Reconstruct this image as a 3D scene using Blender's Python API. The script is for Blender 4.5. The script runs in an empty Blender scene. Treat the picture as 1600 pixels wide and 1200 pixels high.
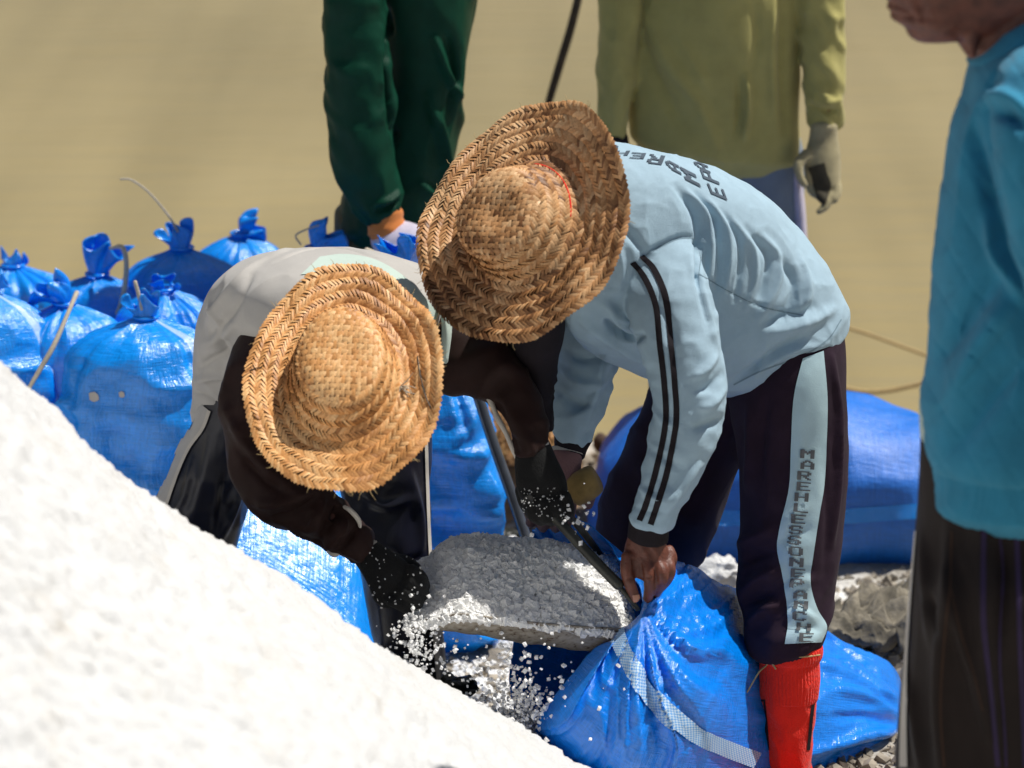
import bpy, bmesh, math, random
import numpy as np
from mathutils import Vector, Matrix
from mathutils.bvhtree import BVHTree

# ------------------------------------------------------------------ camera, sky, sun, exposure
S = bpy.context.scene
COL = S.collection
CAM_H, FPX, YHOR = 3.1, 5760.0, -930.0
PITCH = math.atan((600 - YHOR) / FPX)
cp, sp = math.cos(PITCH), math.sin(PITCH)
cam_d = bpy.data.cameras.new('camera'); cam = bpy.data.objects.new('camera', cam_d); COL.objects.link(cam)
cam.location = (0, 0, CAM_H); cam.rotation_euler = (math.pi/2 - PITCH, 0, 0)
cam_d.sensor_width = 36; cam_d.lens = 36 * FPX / 1600
cam_d.clip_start = 0.1; cam_d.clip_end = 3000
cam_d.dof.use_dof = True; cam_d.dof.focus_distance = 8.25; cam_d.dof.aperture_fstop = 3.0
S.camera = cam

SUN = Vector((0.445, 0.085, 0.885)).normalized()          # direction towards the sun
sun_el = math.asin(SUN.z); sun_az = math.atan2(SUN.x, SUN.y)
w = bpy.data.worlds.new('World'); S.world = w; w.use_nodes = True
nt = w.node_tree; nt.nodes.clear()
sky = nt.nodes.new('ShaderNodeTexSky'); sky.sky_type = 'NISHITA'; sky.sun_disc = False
sky.sun_elevation = sun_el; sky.sun_rotation = sun_az; sky.dust_density = 2.0
bgn = nt.nodes.new('ShaderNodeBackground'); bgn.inputs['Strength'].default_value = 0.055
won = nt.nodes.new('ShaderNodeOutputWorld')
nt.links.new(sky.outputs[0], bgn.inputs[0]); nt.links.new(bgn.outputs[0], won.inputs[0])
sl = bpy.data.lights.new('sun', 'SUN'); sl.energy = 5.0; sl.angle = math.radians(0.5); sl.color = (1.0, 0.97, 0.91)
so = bpy.data.objects.new('sun', sl); COL.objects.link(so)
so.rotation_euler = SUN.to_track_quat('Z', 'Y').to_euler(); so.location = (6, 4, 14)
S.view_settings.view_transform = 'Standard'; S.view_settings.look = 'None'
S.view_settings.exposure = 0.0; S.view_settings.gamma = 1.0; S.view_settings.use_curve_mapping = False
S.cycles.max_bounces = 10; S.cycles.diffuse_bounces = 8; S.cycles.glossy_bounces = 2
S.cycles.transmission_bounces = 6; S.cycles.caustics_reflective = False; S.cycles.caustics_refractive = False
random.seed(7); RNG = np.random.default_rng(7)

# ------------------------------------------------------------------ helpers
CAMP = np.array([0, 0, CAM_H])
def ray(px, py):
    """direction through a photo pixel (1600x1200)"""
    a = (px - 800) / FPX; b = (600 - py) / FPX
    return np.array([a, cp + b*sp, -sp + b*cp])
def P(px, py, Y):
    r = ray(px, py); return CAMP + r * (Y / r[1])
def project(V):
    V = np.asarray(V) - CAMP
    d = V[..., 1]*cp - V[..., 2]*sp
    return 800 + FPX*V[..., 0]/d, 600 - FPX*(V[..., 1]*sp + V[..., 2]*cp)/d

def _hash(ix, iy, iz, seed):
    n = (ix*374761393 + iy*668265263 + iz*2147483647 + seed*1274126177) & 0xffffffff
    n = ((n ^ (n >> 13)) * 1274126177) & 0xffffffff
    n = ((n ^ (n >> 16)) * 2246822519) & 0xffffffff
    return ((n ^ (n >> 15)) & 0xffff) / 32767.5 - 1.0
def vnoise(Q, seed=0):
    Q = np.asarray(Q, float); i = np.floor(Q).astype(np.int64); f = Q - i
    f = f*f*f*(f*(f*6 - 15) + 10); out = 0
    for dx in (0, 1):
        wx = f[..., 0] if dx else 1 - f[..., 0]
        for dy in (0, 1):
            wy = f[..., 1] if dy else 1 - f[..., 1]
            for dz in (0, 1):
                wz = f[..., 2] if dz else 1 - f[..., 2]
                out = out + wx*wy*wz*_hash(i[..., 0]+dx, i[..., 1]+dy, i[..., 2]+dz, seed)
    return out
def fbm(Q, seed=0, octv=3):
    s = 0; a = 1; Q = np.asarray(Q, float)
    for k in range(octv):
        s = s + a*vnoise(Q, seed + k*17); a *= .5; Q = Q*2.03
    return s
def ridged(Q, seed=0):
    return 1 - 2*np.abs(vnoise(Q, seed))**.8

def catmull(pts, sub):
    """pts (n,k) -> smooth resample through the points"""
    pts = np.asarray(pts, float); n = len(pts)
    if n == 2:
        t = np.linspace(0, 1, sub+1)[:, None]; return pts[0]*(1-t) + pts[1]*t
    ext = np.vstack([2*pts[0]-pts[1], pts, 2*pts[-1]-pts[-2]]); out = []
    for i in range(n-1):
        p0, p1, p2, p3 = ext[i:i+4]
        for j in range(sub):
            t = j/sub
            out.append(.5*((2*p1) + (-p0+p2)*t + (2*p0-5*p1+4*p2-p3)*t*t + (-p0+3*p1-3*p2+p3)*t**3))
    out.append(pts[-1]); return np.array(out)

def rings_mesh(R, cap0=True, cap1=True):
    """R (m,n,3) -> verts, faces, uv per loop order"""
    m, n, _ = R.shape
    V = R.reshape(-1, 3); F = []
    for i in range(m-1):
        for j in range(n):
            k = (j+1) % n
            F.append((i*n+j, i*n+k, (i+1)*n+k, (i+1)*n+j))
    V = list(map(tuple, V))
    if cap0:
        c = len(V); V.append(tuple(R[0].mean(0))); F += [(c, (j+1) % n, j) for j in range(n)]
    if cap1:
        c = len(V); V.append(tuple(R[-1].mean(0))); b = (m-1)*n; F += [(c, b+j, b+(j+1) % n) for j in range(n)]
    return np.array(V), F

def loft(secs, n=40, sub=8, folds=None, sq=2.0, inset=0, round_ends=True):
    """secs: (ax,ay,bx,by,Y,t[,ez]) silhouette edge pixels a, b, world depth Y, half thickness t (m).
    folds=(amp, freq along, slant, seed): cloth folds along the tube."""
    rows = []
    for s in secs:
        a, b = P(s[0], s[1], s[4]), P(s[2], s[3], s[4])
        ez = s[6] if len(s) > 6 else 0.0
        rows.append(np.concatenate([(a+b)/2, (b-a)/2, [0, s[5], ez]]))
    rows = catmull(rows, sub); th = np.linspace(0, 2*math.pi, n, endpoint=False)
    c, s_ = np.cos(th), np.sin(th)
    c = np.sign(c)*np.abs(c)**(2/sq); s_ = np.sign(s_)*np.abs(s_)**(2/sq)
    k = 1 - inset
    R = rows[:, None, 0:3] + k*(c[None, :, None]*rows[:, None, 3:6] + s_[None, :, None]*rows[:, None, 6:9])
    if folds:
        amp, fr, sl_, seed = folds[:4]; env = folds[4] if len(folds) > 4 else (1, 1)
        seg = np.linalg.norm(np.diff(rows[:, 0:3], axis=0), axis=1); L = np.concatenate([[0], np.cumsum(seg)])
        Lg = L[:, None]; v = Lg/L[-1]
        e = env[0]*(1-v) + env[1]*v
        Q = np.stack([np.cos(th)[None]*1.1 + 0*Lg, np.sin(th)[None]*1.1 + 0*Lg, Lg*fr + sl_*np.cos(th + seed)[None]], -1)
        d = amp*e*(ridged(Q, seed)*.7 + .5*vnoise(Q*1.7, seed+5) - .15)
        out = R - rows[:, None, 0:3]; ln = np.linalg.norm(out, axis=-1, keepdims=True)
        R = R + out/ln*d[..., None]
    if round_ends:
        for end in (0, -1):
            cen = R[end].mean(0); nxt = R[1 if end == 0 else -2].mean(0); dr = cen - nxt
            dr = dr/np.linalg.norm(dr); rad = np.linalg.norm(R[end]-cen, axis=1).mean()*.35
            r1 = cen + (R[end]-cen)*.80 + dr*rad*.6; r2 = cen + (R[end]-cen)*.45 + dr*rad
            R = np.concatenate([[r2, r1], R]) if end == 0 else np.concatenate([R, [r1, r2]])
    return rings_mesh(R)

def tube(pts, rad, n=12, sub=4, flat=1.0):
    """round tube along 3D points with radii"""
    pts = np.asarray(pts, float); rad = np.ones(len(pts))*np.asarray(rad, float)
    C = catmull(np.hstack([pts, rad[:, None]]), sub); p, r = C[:, :3], np.maximum(C[:, 3], 1e-4)
    T = np.gradient(p, axis=0); T /= np.linalg.norm(T, axis=1, keepdims=True)+1e-12
    nrm = np.cross(T[0], [0.3, 0.5, 0.81]); nrm /= np.linalg.norm(nrm); R = []
    th = np.linspace(0, 2*math.pi, n, endpoint=False)
    for i in range(len(p)):
        nrm = nrm - T[i]*nrm.dot(T[i]); nrm /= np.linalg.norm(nrm); bi = np.cross(T[i], nrm)
        R.append(p[i] + r[i]*(np.cos(th)[:, None]*nrm + flat*np.sin(th)[:, None]*bi))
    R = np.array(R)
    e0 = p[0] + (R[0]-p[0])*.6 - T[0]*r[0]*.55; e1 = p[-1] + (R[-1]-p[-1])*.6 + T[-1]*r[-1]*.55
    return rings_mesh(np.concatenate([[e0], R, [e1]]))
def ptube(pts, n=12, sub=4, flat=1.0):
    """tube from (px,py,Y,radius px)"""
    w_ = [P(*p[:3]) for p in pts]
    rr = [p[3]*(p[2]*cp+1.9*sp)/FPX for p in pts]
    return tube(w_, rr, n, sub, flat)
def ball(c, r, axes=None, n=24, m=16):
    th = np.linspace(0, 2*math.pi, n, endpoint=False); ph = np.linspace(0.06, math.pi-.06, m)
    R = np.stack([np.sin(ph)[:, None]*np.cos(th), np.sin(ph)[:, None]*np.sin(th), np.cos(ph)[:, None]+0*th], -1)*np.asarray(r)
    if axes is not None: R = R @ np.asarray(axes)
    return rings_mesh(R + np.asarray(c))
def join(parts):
    V, F, o = [], [], 0
    for v, f in parts:
        V.append(np.asarray(v)); F += [tuple(i+o for i in q) for q in f]; o += len(v)
    return np.vstack(V), F

def mk_mesh(name, V, F, smooth=True, uv=None):
    me = bpy.data.meshes.new(name); me.from_pydata([tuple(map(float, v)) for v in V], [], F)
    if smooth: me.polygons.foreach_set('use_smooth', np.ones(len(me.polygons), bool))
    if uv is not None:
        l = me.uv_layers.new(name='UVMap'); idx = np.zeros(len(me.loops), np.int32); me.loops.foreach_get('vertex_index', idx)
        l.data.foreach_set('uv', np.asarray(uv, np.float32)[idx].ravel())
    me.update(); return me
def link(name, me, mat, parent=None):
    me.materials.clear()
    if mat: me.materials.append(mat)
    o = bpy.data.objects.new(name, me); COL.objects.link(o)
    if parent: setp(o, parent)
    return o
def setp(o, parent):
    o.parent = parent
    base = parent
    off = Vector((0, 0, 0))
    if parent.type == 'EMPTY': off = parent.location
    o.matrix_parent_inverse = Matrix.Translation(-off)
def tag(o, label=None, cat=None, group=None, kind=None):
    if label: o['label'] = label
    if cat: o['category'] = cat
    if group: o['group'] = group
    if kind: o['kind'] = kind
    return o
def thing(name, label, cat, loc, group=None):
    e = bpy.data.objects.new(name, None); COL.objects.link(e); e.location = tuple(map(float, loc)); e.empty_display_size = .1
    return tag(e, label, cat, group)
def obj(name, vf, mat, parent=None, smooth=True, uv=None):
    return link(name, mk_mesh(name, vf[0], vf[1], smooth, uv), mat, parent)

def get_vn(me):
    n = len(me.vertices); V = np.zeros(n*3, np.float32); me.vertices.foreach_get('co', V)
    N = np.zeros(n*3, np.float32); me.vertex_normals.foreach_get('vector', N)
    return V.reshape(-1, 3).astype(float), N.reshape(-1, 3).astype(float)
def set_v(me, V):
    me.vertices.foreach_set('co', V.astype(np.float32).ravel()); me.update()
def fuse(name, parts, voxel=.005, smooth=4):
    """one continuous surface out of overlapping closed tubes"""
    V, F = join(parts); me = mk_mesh('tmp', V, F); o = bpy.data.objects.new('tmp', me); COL.objects.link(o)
    md = o.modifiers.new('r', 'REMESH'); md.mode = 'VOXEL'; md.voxel_size = voxel
    if smooth:
        ms = o.modifiers.new('s', 'SMOOTH'); ms.factor = .5; ms.iterations = smooth
    dg = bpy.context.evaluated_depsgraph_get(); ev = o.evaluated_get(dg)
    me2 = bpy.data.meshes.new_from_object(ev, depsgraph=dg); me2.name = name
    bpy.data.objects.remove(o); bpy.data.meshes.remove(me)
    me2.polygons.foreach_set('use_smooth', np.ones(len(me2.polygons), bool)); return me2
def bvh(*objs):
    V, F, o = [], [], 0
    for ob in objs:
        me = ob.data if hasattr(ob, 'data') else ob
        V += [v.co[:] for v in me.vertices]; F += [[i+o for i in p.vertices] for p in me.polygons]; o = len(V)
    return BVHTree.FromPolygons(V, F)
def hit(tree, px, py):
    d = Vector(ray(px, py)).normalized()
    loc, nor, i, dist = tree.ray_cast(Vector(CAMP), d)
    if loc is None: return None
    if nor.dot(d) > 0: nor = -nor
    return np.array(loc), np.array(nor)
def sculpt(me, strokes, seed=0):
    """strokes: ([pixel points], width m, height m): ridges (+) and creases (-) drawn on the cloth"""
    tree = bvh(me); V, N = get_vn(me); D = np.zeros(len(V))
    for pts, wd, ht in strokes:
        pp = catmull(pts, 24); L = []
        for q in pp:
            h = hit(tree, q[0], q[1])
            if h is not None: L.append(h[0])
        if len(L) < 2: continue
        L = np.array(L); lo, hi = L.min(0)-3*wd, L.max(0)+3*wd
        sel = np.where(np.all((V > lo) & (V < hi), axis=1))[0]
        if not len(sel): continue
        dd = ((V[sel][:, None] - L[None])**2).sum(-1); k = dd.argmin(1); d = np.sqrt(dd[np.arange(len(sel)), k])
        t = k/(len(L)-1); tap = np.sin(np.pi*np.clip(t*.92+.04, 0, 1))**.6
        D[sel] += ht*tap*np.exp(-(d/wd)**2)
    set_v(me, V + N*D[:, None])
def crumple(me, amp, freq, seed, sub=None):
    """soft cloth folds: warped ridged noise; freq = per-axis"""
    V, N = get_vn(me); Q = V*np.asarray(freq)
    Q = Q + .35*np.stack([vnoise(Q*.7, seed+k) for k in (31, 32, 33)], -1)
    set_v(me, V + N*(amp*(ridged(Q, seed) + .35*vnoise(Q*2.3, seed+9)))[:, None])
def ribbon(tree, A, B, n=40, m=5, off=.002, maxd=.12):
    """strip of cloth or print lying on a surface, its two edges given in pixels"""
    A = catmull(A, 10); B = catmull(B, 10)
    ta = np.linspace(0, len(A)-1, n); ia = np.arange(len(A))
    A = np.stack([np.interp(ta, ia, A[:, k]) for k in (0, 1)], -1)
    tb = np.linspace(0, len(B)-1, n); ib = np.arange(len(B))
    B = np.stack([np.interp(tb, ib, B[:, k]) for k in (0, 1)], -1)
    V, ok, UV = [], [], []
    for i in range(n):
        for j in range(m):
            q = A[i]*(1-j/(m-1)) + B[i]*j/(m-1); h = hit(tree, *q)
            ok.append(h is not None); V.append(h[0]+h[1]*off if h else CAMP*0); UV.append((j/(m-1), i/(n-1)))
    F = []
    for i in range(n-1):
        for j in range(m-1):
            f = (i*m+j, i*m+j+1, (i+1)*m+j+1, (i+1)*m+j)
            if all(ok[k] for k in f):
                p = [V[k] for k in f]
                if max(np.linalg.norm(p[0]-p[2]), np.linalg.norm(p[1]-p[3])) < maxd: F.append(f)
    par = list(range(n*m))                       # keep the largest connected piece
    def fd(x):
        while par[x] != x: par[x] = par[par[x]]; x = par[x]
        return x
    for f in F:
        for k in f[1:]: par[fd(k)] = fd(f[0])
    cnt = {}
    for f in F: cnt[fd(f[0])] = cnt.get(fd(f[0]), 0)+1
    best = max(cnt, key=cnt.get); F = [f for f in F if fd(f[0]) == best]
    used = sorted({i for f in F for i in f}); mp = {k: i for i, k in enumerate(used)}
    return (np.array([V[k] for k in used]), [tuple(mp[k] for k in f) for f in F]), np.array([UV[k] for k in used])

# ------------------------------------------------------------------ materials
def mat(name):
    m = bpy.data.materials.new(name); m.use_nodes = True; n = m.node_tree.nodes; l = m.node_tree.links
    return m, n, l, n['Principled BSDF']
def nd(n, t, **kw):
    o = n.new(t)
    for k, v in kw.items():
        if k in o.inputs: o.inputs[k].default_value = v
        else: setattr(o, k, v)
    return o
def ramp(n, l, src, stops):
    r = n.new('ShaderNodeValToRGB'); e = r.color_ramp.elements
    while len(e) < len(stops): e.new(.5)
    for i, (p, c) in enumerate(stops):
        e[i].position = p; e[i].color = (*c, 1) if len(c) == 3 else c
    l.new(src, r.inputs[0]); return r
def scl(n, l, src, s):
    mp = n.new('ShaderNodeMapping'); mp.inputs['Scale'].default_value = s; l.new(src, mp.inputs[0]); return mp.outputs[0]
def fabric(name, col, rough=.85, var=.16, sheen=.15, knit=900, bump=.25, spec=.25, dirt=None):
    m, n, l, b = mat(name); tc = n.new('ShaderNodeTexCoord').outputs['Object']
    nz = nd(n, 'ShaderNodeTexNoise', Scale=14.0, Detail=5.0, Roughness=.6); l.new(tc, nz.inputs['Vector'])
    c0 = tuple(x*(1-var) for x in col); c1 = tuple(min(1, x*(1+var)) for x in col)
    r = ramp(n, l, nz.outputs[0], [(.3, c0), (.7, c1)]); out = r.outputs[0]
    if dirt:
        n2 = nd(n, 'ShaderNodeTexNoise', Scale=7.0, Detail=6.0, Roughness=.7); l.new(tc, n2.inputs['Vector'])
        f = ramp(n, l, n2.outputs[0], [(.56, (0, 0, 0)), (.75, (.55, .55, .55))])
        mx = nd(n, 'ShaderNodeMix', data_type='RGBA'); l.new(f.outputs[0], mx.inputs[0]); l.new(out, mx.inputs[6]); mx.inputs[7].default_value = (*dirt, 1); out = mx.outputs[2]
    l.new(out, b.inputs['Base Color'])
    b.inputs['Roughness'].default_value = rough; b.inputs['Sheen Weight'].default_value = sheen; b.inputs['Specular IOR Level'].default_value = spec
    k1 = nd(n, 'ShaderNodeTexNoise', Scale=float(knit), Detail=1.0); l.new(scl(n, l, tc, (1, 1, .45)), k1.inputs['Vector'])
    k2 = nd(n, 'ShaderNodeTexNoise', Scale=55.0, Detail=3.0); l.new(tc, k2.inputs['Vector'])
    ad = nd(n, 'ShaderNodeMath', operation='ADD'); l.new(k1.outputs[0], ad.inputs[0]); l.new(k2.outputs[0], ad.inputs[1])
    bp = nd(n, 'ShaderNodeBump', Strength=bump, Distance=.004); l.new(ad.outputs[0], bp.inputs['Height']); l.new(bp.outputs[0], b.inputs['Normal'])
    return m
def plain(name, col, rough=.6, metal=0, var=.15, scale=30, bump=.15, dist=.003, spec=.4):
    m, n, l, b = mat(name); tc = n.new('ShaderNodeTexCoord').outputs['Object']
    nz = nd(n, 'ShaderNodeTexNoise', Scale=float(scale), Detail=5.0); l.new(tc, nz.inputs['Vector'])
    r = ramp(n, l, nz.outputs[0], [(.3, tuple(x*(1-var) for x in col)), (.7, tuple(min(1, x*(1+var)) for x in col))])
    l.new(r.outputs[0], b.inputs['Base Color']); b.inputs['Roughness'].default_value = rough; b.inputs['Metallic'].default_value = metal
    b.inputs['Specular IOR Level'].default_value = spec
    bp = nd(n, 'ShaderNodeBump', Strength=bump, Distance=dist); l.new(nz.outputs[0], bp.inputs['Height']); l.new(bp.outputs[0], b.inputs['Normal'])
    return m

M = {}
M['jacket_blue'] = fabric('light_blue_jersey', (.35, .485, .575), rough=.75, var=.08, sheen=.05, bump=.4, dirt=(.25, .35, .41))
M['plum'] = fabric('dark_plum_jersey', (.026, .014, .024), rough=.8, sheen=.03, spec=.1, dirt=(.036, .024, .032))
M['stripe_dark'] = fabric('dark_stripe', (.013, .009, .012), rough=.8, sheen=.0)
M['panel_blue'] = fabric('pale_blue_panel', (.42, .58, .63), rough=.7, var=.06, dirt=(.3, .42, .46))
M['print'] = fabric('grey_print', (.10, .105, .11), rough=.7, var=.35)
M['print_dark'] = fabric('dark_print', (.055, .08, .11), rough=.7, var=.35)
M['red_knit'] = fabric('red_knit', (.80, .022, .008), rough=.85, var=.10, knit=400, bump=.6, dirt=(.42, .05, .03))
M['grey_jacket'] = fabric('light_grey_jersey', (.47, .445, .41), rough=.6, var=.05)
M['mint'] = fabric('pale_mint_cloth', (.50, .60, .53), rough=.8, var=.05)
M['brown'] = fabric('dark_brown_jersey', (.022, .009, .007), rough=.6, sheen=.03, spec=.15)
M['black_shiny'] = fabric('black_track_cloth', (.012, .012, .018), rough=.38, sheen=.1, spec=.5, bump=.12)
M['navy_shiny'] = fabric('navy_track_cloth', (.009, .009, .018), rough=.36, sheen=.0, spec=.5, bump=.12)
M['glove_black'] = fabric('black_knit_glove', (.009, .009, .009), rough=.9, knit=420, bump=.5, sheen=.05)
M['glove_pink'] = fabric('dusty_pink_knit_glove', (.20, .11, .115), rough=.9, knit=420, bump=.5)
M['leather'] = fabric('worn_tan_leather', (.26, .17, .055), rough=.7, var=.4)
M['cream'] = fabric('cream_trim', (.58, .53, .46), rough=.7, var=.06)
M['green'] = fabric('bottle_green_cloth', (.004, .044, .024), rough=.45, sheen=.0, spec=.12)
M['khaki'] = fabric('khaki_cloth', (.12, .095, .035))
M['orange'] = fabric('orange_knit', (.62, .20, .045), knit=500)
M['lilac'] = fabric('lilac_knit', (.50, .46, .56), var=.2, knit=500)
M['yellow'] = fabric('olive_yellow_jersey', (.42, .375, .130), var=.10)
M['bluegrey'] = fabric('blue_grey_cloth', (.17, .215, .28), var=.1)
M['glove_cream'] = fabric('cream_knit_glove', (.36, .31, .18), var=.25, knit=420, dirt=(.06, .048, .022))
M['teal'] = fabric('blue_quilted_jersey', (.034, .255, .41), rough=.9, var=.12, bump=.5)
M['dark_brown'] = fabric('dark_brown_cloth', (.018, .011, .009), rough=.7, sheen=.04)
M['purple'] = fabric('purple_fold_sheen', (.034, .020, .065), rough=.7)  # sheen of the skirt folds, put in as colour
M['seam'] = fabric('seam_thread', (.20, .29, .35), rough=.9)
M['palm'] = fabric('soiled_palm', (.045, .038, .024), var=.4)
M['rust'] = fabric('rust_seam', (.055, .026, .014), rough=.7)
M['string'] = plain('twine', (.50, .44, .34), rough=.9, scale=120)
M['tan_string'] = plain('tan_straw_twine', (.42, .30, .14), rough=.9, scale=120)
M['rod'] = plain('black_painted_rod', (.022, .022, .016), rough=.4, var=.5)
M['pole'] = plain('black_glossy_pole', (.05, .055, .065), rough=.22, var=.2, bump=.02, spec=.8)
M['stick'] = plain('weathered_stick', (.055, .042, .026), rough=.8, var=.4)
M['hair'] = plain('black_hair', (.01, .009, .008), rough=.6)

def skin_mat():
    m, n, l, b = mat('tanned_skin'); tc = n.new('ShaderNodeTexCoord').outputs['Object']
    nz = nd(n, 'ShaderNodeTexNoise', Scale=45.0, Detail=6.0); l.new(tc, nz.inputs['Vector'])
    r = ramp(n, l, nz.outputs[0], [(.3, (.075, .020, .010)), (.7, (.175, .052, .028))]); l.new(r.outputs[0], b.inputs['Base Color'])
    b.inputs['Roughness'].default_value = .5; b.inputs['Subsurface Weight'].default_value = .08; b.inputs['Subsurface Scale'].default_value = .01
    n2 = nd(n, 'ShaderNodeTexNoise', Scale=220.0, Detail=4.0); l.new(tc, n2.inputs['Vector'])
    bp = nd(n, 'ShaderNodeBump', Strength=.5, Distance=.003); l.new(n2.outputs[0], bp.inputs['Height']); l.new(bp.outputs[0], b.inputs['Normal']); return m
M['skin'] = skin_mat()
M['nail'] = plain('finger_nail', (.42, .20, .13), rough=.35, scale=60, bump=.03)

def sack_mat(name, base, stripe=True, near=False, rough=(.17, .30)):
    """woven plastic: two crossed thread noises for bump and sparkle, pale woven stripe from the uv"""
    m, n, l, b = mat(name); uv = n.new('ShaderNodeUVMap').outputs[0]; tc = n.new('ShaderNodeTexCoord').outputs['Object']
    f = 520 if near else 300
    a = nd(n, 'ShaderNodeTexNoise', Scale=1.0, Detail=2.0); l.new(scl(n, l, uv, (f, 26, 1)), a.inputs['Vector'])
    c = nd(n, 'ShaderNodeTexNoise', Scale=1.0, Detail=2.0); l.new(scl(n, l, uv, (26, f, 1)), c.inputs['Vector'])
    ad = nd(n, 'ShaderNodeMath', operation='ADD'); l.new(a.outputs[0], ad.inputs[0]); l.new(c.outputs[0], ad.inputs[1])
    big = nd(n, 'ShaderNodeTexNoise', Scale=9.0, Detail=4.0); l.new(tc, big.inputs['Vector'])
    dk = tuple(x*.84 for x in base); lt = tuple(min(1, x*1.14) for x in base)
    r = ramp(n, l, ad.outputs[0], [(.38, dk), (.62, lt)]); r.color_ramp.interpolation = 'LINEAR'
    hf = nd(n, 'ShaderNodeMath', operation='MULTIPLY'); l.new(ad.outputs[0], hf.inputs[0]); hf.inputs[1].default_value = .5
    l.new(hf.outputs[0], r.inputs[0]); out = r.outputs[0]
    if stripe:
        sx = nd(n, 'ShaderNodeSeparateXYZ'); l.new(uv, sx.inputs[0])
        w1 = nd(n, 'ShaderNodeMath', operation='SUBTRACT'); l.new(sx.outputs[0], w1.inputs[0]); w1.inputs[1].default_value = .80
        w2 = nd(n, 'ShaderNodeMath', operation='ABSOLUTE'); l.new(w1.outputs[0], w2.inputs[0])
        w3 = nd(n, 'ShaderNodeMath', operation='LESS_THAN'); l.new(w2.outputs[0], w3.inputs[0]); w3.inputs[1].default_value = .020
        w4 = nd(n, 'ShaderNodeMath', operation='MULTIPLY'); l.new(w3.outputs[0], w4.inputs[0]); w4.inputs[1].default_value = .55
        mx = nd(n, 'ShaderNodeMix', data_type='RGBA'); l.new(w4.outputs[0], mx.inputs[0]); l.new(out, mx.inputs[6]); mx.inputs[7].default_value = (.62, .72, .80, 1); out = mx.outputs[2]
    l.new(out, b.inputs['Base Color'])
    rr = ramp(n, l, big.outputs[0], [(.3, (rough[0],)*3), (.7, (rough[1],)*3)]); l.new(rr.outputs[0], b.inputs['Roughness'])
    b.inputs['Specular IOR Level'].default_value = .8
    bp = nd(n, 'ShaderNodeBump', Strength=.5, Distance=.004); l.new(ad.outputs[0], bp.inputs['Height'])
    b2 = nd(n, 'ShaderNodeBump', Strength=.5, Distance=.02); l.new(big.outputs[0], b2.inputs['Height']); l.new(bp.outputs[0], b2.inputs['Normal'])
    l.new(b2.outputs[0], b.inputs['Normal']); return m
BLUE = (.001, .275, .88)
M['sack'] = sack_mat('blue_woven_plastic', BLUE)
M['sack_plain'] = sack_mat('blue_woven_plastic_plain', BLUE, stripe=False)
M['sack_near'] = sack_mat('blue_woven_plastic_close', (.001, .215, .82), stripe=False, near=True)
M['sack_shaded'] = sack_mat('blue_woven_plastic_shaded', (.001, .15, .62), stripe=False, rough=(.42, .6))  # darker, rougher copy of the sack blue: shade of the lying sack as colour
def band_mat():
    m, n, l, b = mat('pale_woven_band'); uv = n.new('ShaderNodeUVMap').outputs[0]
    ck = nd(n, 'ShaderNodeTexChecker', Scale=1.0); l.new(scl(n, l, uv, (10, 130, 1)), ck.inputs['Vector'])
    ck.inputs['Color1'].default_value = (.47, .60, .72, 1); ck.inputs['Color2'].default_value = (.13, .33, .66, 1)
    l.new(ck.outputs[0], b.inputs['Base Color']); b.inputs['Roughness'].default_value = .45
    bp = nd(n, 'ShaderNodeBump', Strength=.5, Distance=.002); l.new(ck.outputs[1], bp.inputs['Height']); l.new(bp.outputs[0], b.inputs['Normal']); return m
M['band'] = band_mat()
def salt_mat(name, coarse):
    m, n, l, b = mat(name); tc = n.new('ShaderNodeTexCoord').outputs['Object']
    nz = nd(n, 'ShaderNodeTexNoise', Scale=6.0, Detail=9.0, Roughness=.7); l.new(tc, nz.inputs['Vector'])
    r = ramp(n, l, nz.outputs[0], [(.25, (.53, .49, .43)), (.42, (.615, .61, .595)), (.7, (.645, .645, .64))]); l.new(r.outputs[0], b.inputs['Base Color'])
    b.inputs['Roughness'].default_value = .55; b.inputs['Specular IOR Level'].default_value = .35
    if coarse: b.inputs['Roughness'].default_value = .35; r.color_ramp.elements[2].color = (.97, .97, .96, 1); r.color_ramp.elements[1].color = (.96, .95, .93, 1); r.color_ramp.elements[0].color = (.92, .89, .82, 1)
    g = nd(n, 'ShaderNodeTexVoronoi', Scale=210.0); l.new(tc, g.inputs['Vector'])
    bp = nd(n, 'ShaderNodeBump', Strength=.45, Distance=.004); l.new(g.outputs[0], bp.inputs['Height']); l.new(bp.outputs[0], b.inputs['Normal'])
    if coarse:                      # crystals let light through
        tr = n.new('ShaderNodeBsdfTranslucent'); l.new(r.outputs[0], tr.inputs[0]); mx = n.new('ShaderNodeMixShader'); mx.inputs[0].default_value = .22
        l.new(b.outputs[0], mx.inputs[1]); l.new(tr.outputs[0], mx.inputs[2]); l.new(mx.outputs[0], n['Material Output'].inputs['Surface'])
    return m
M['salt'] = salt_mat('salt', False); M['salt_grain'] = salt_mat('salt_grain', True)
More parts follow.
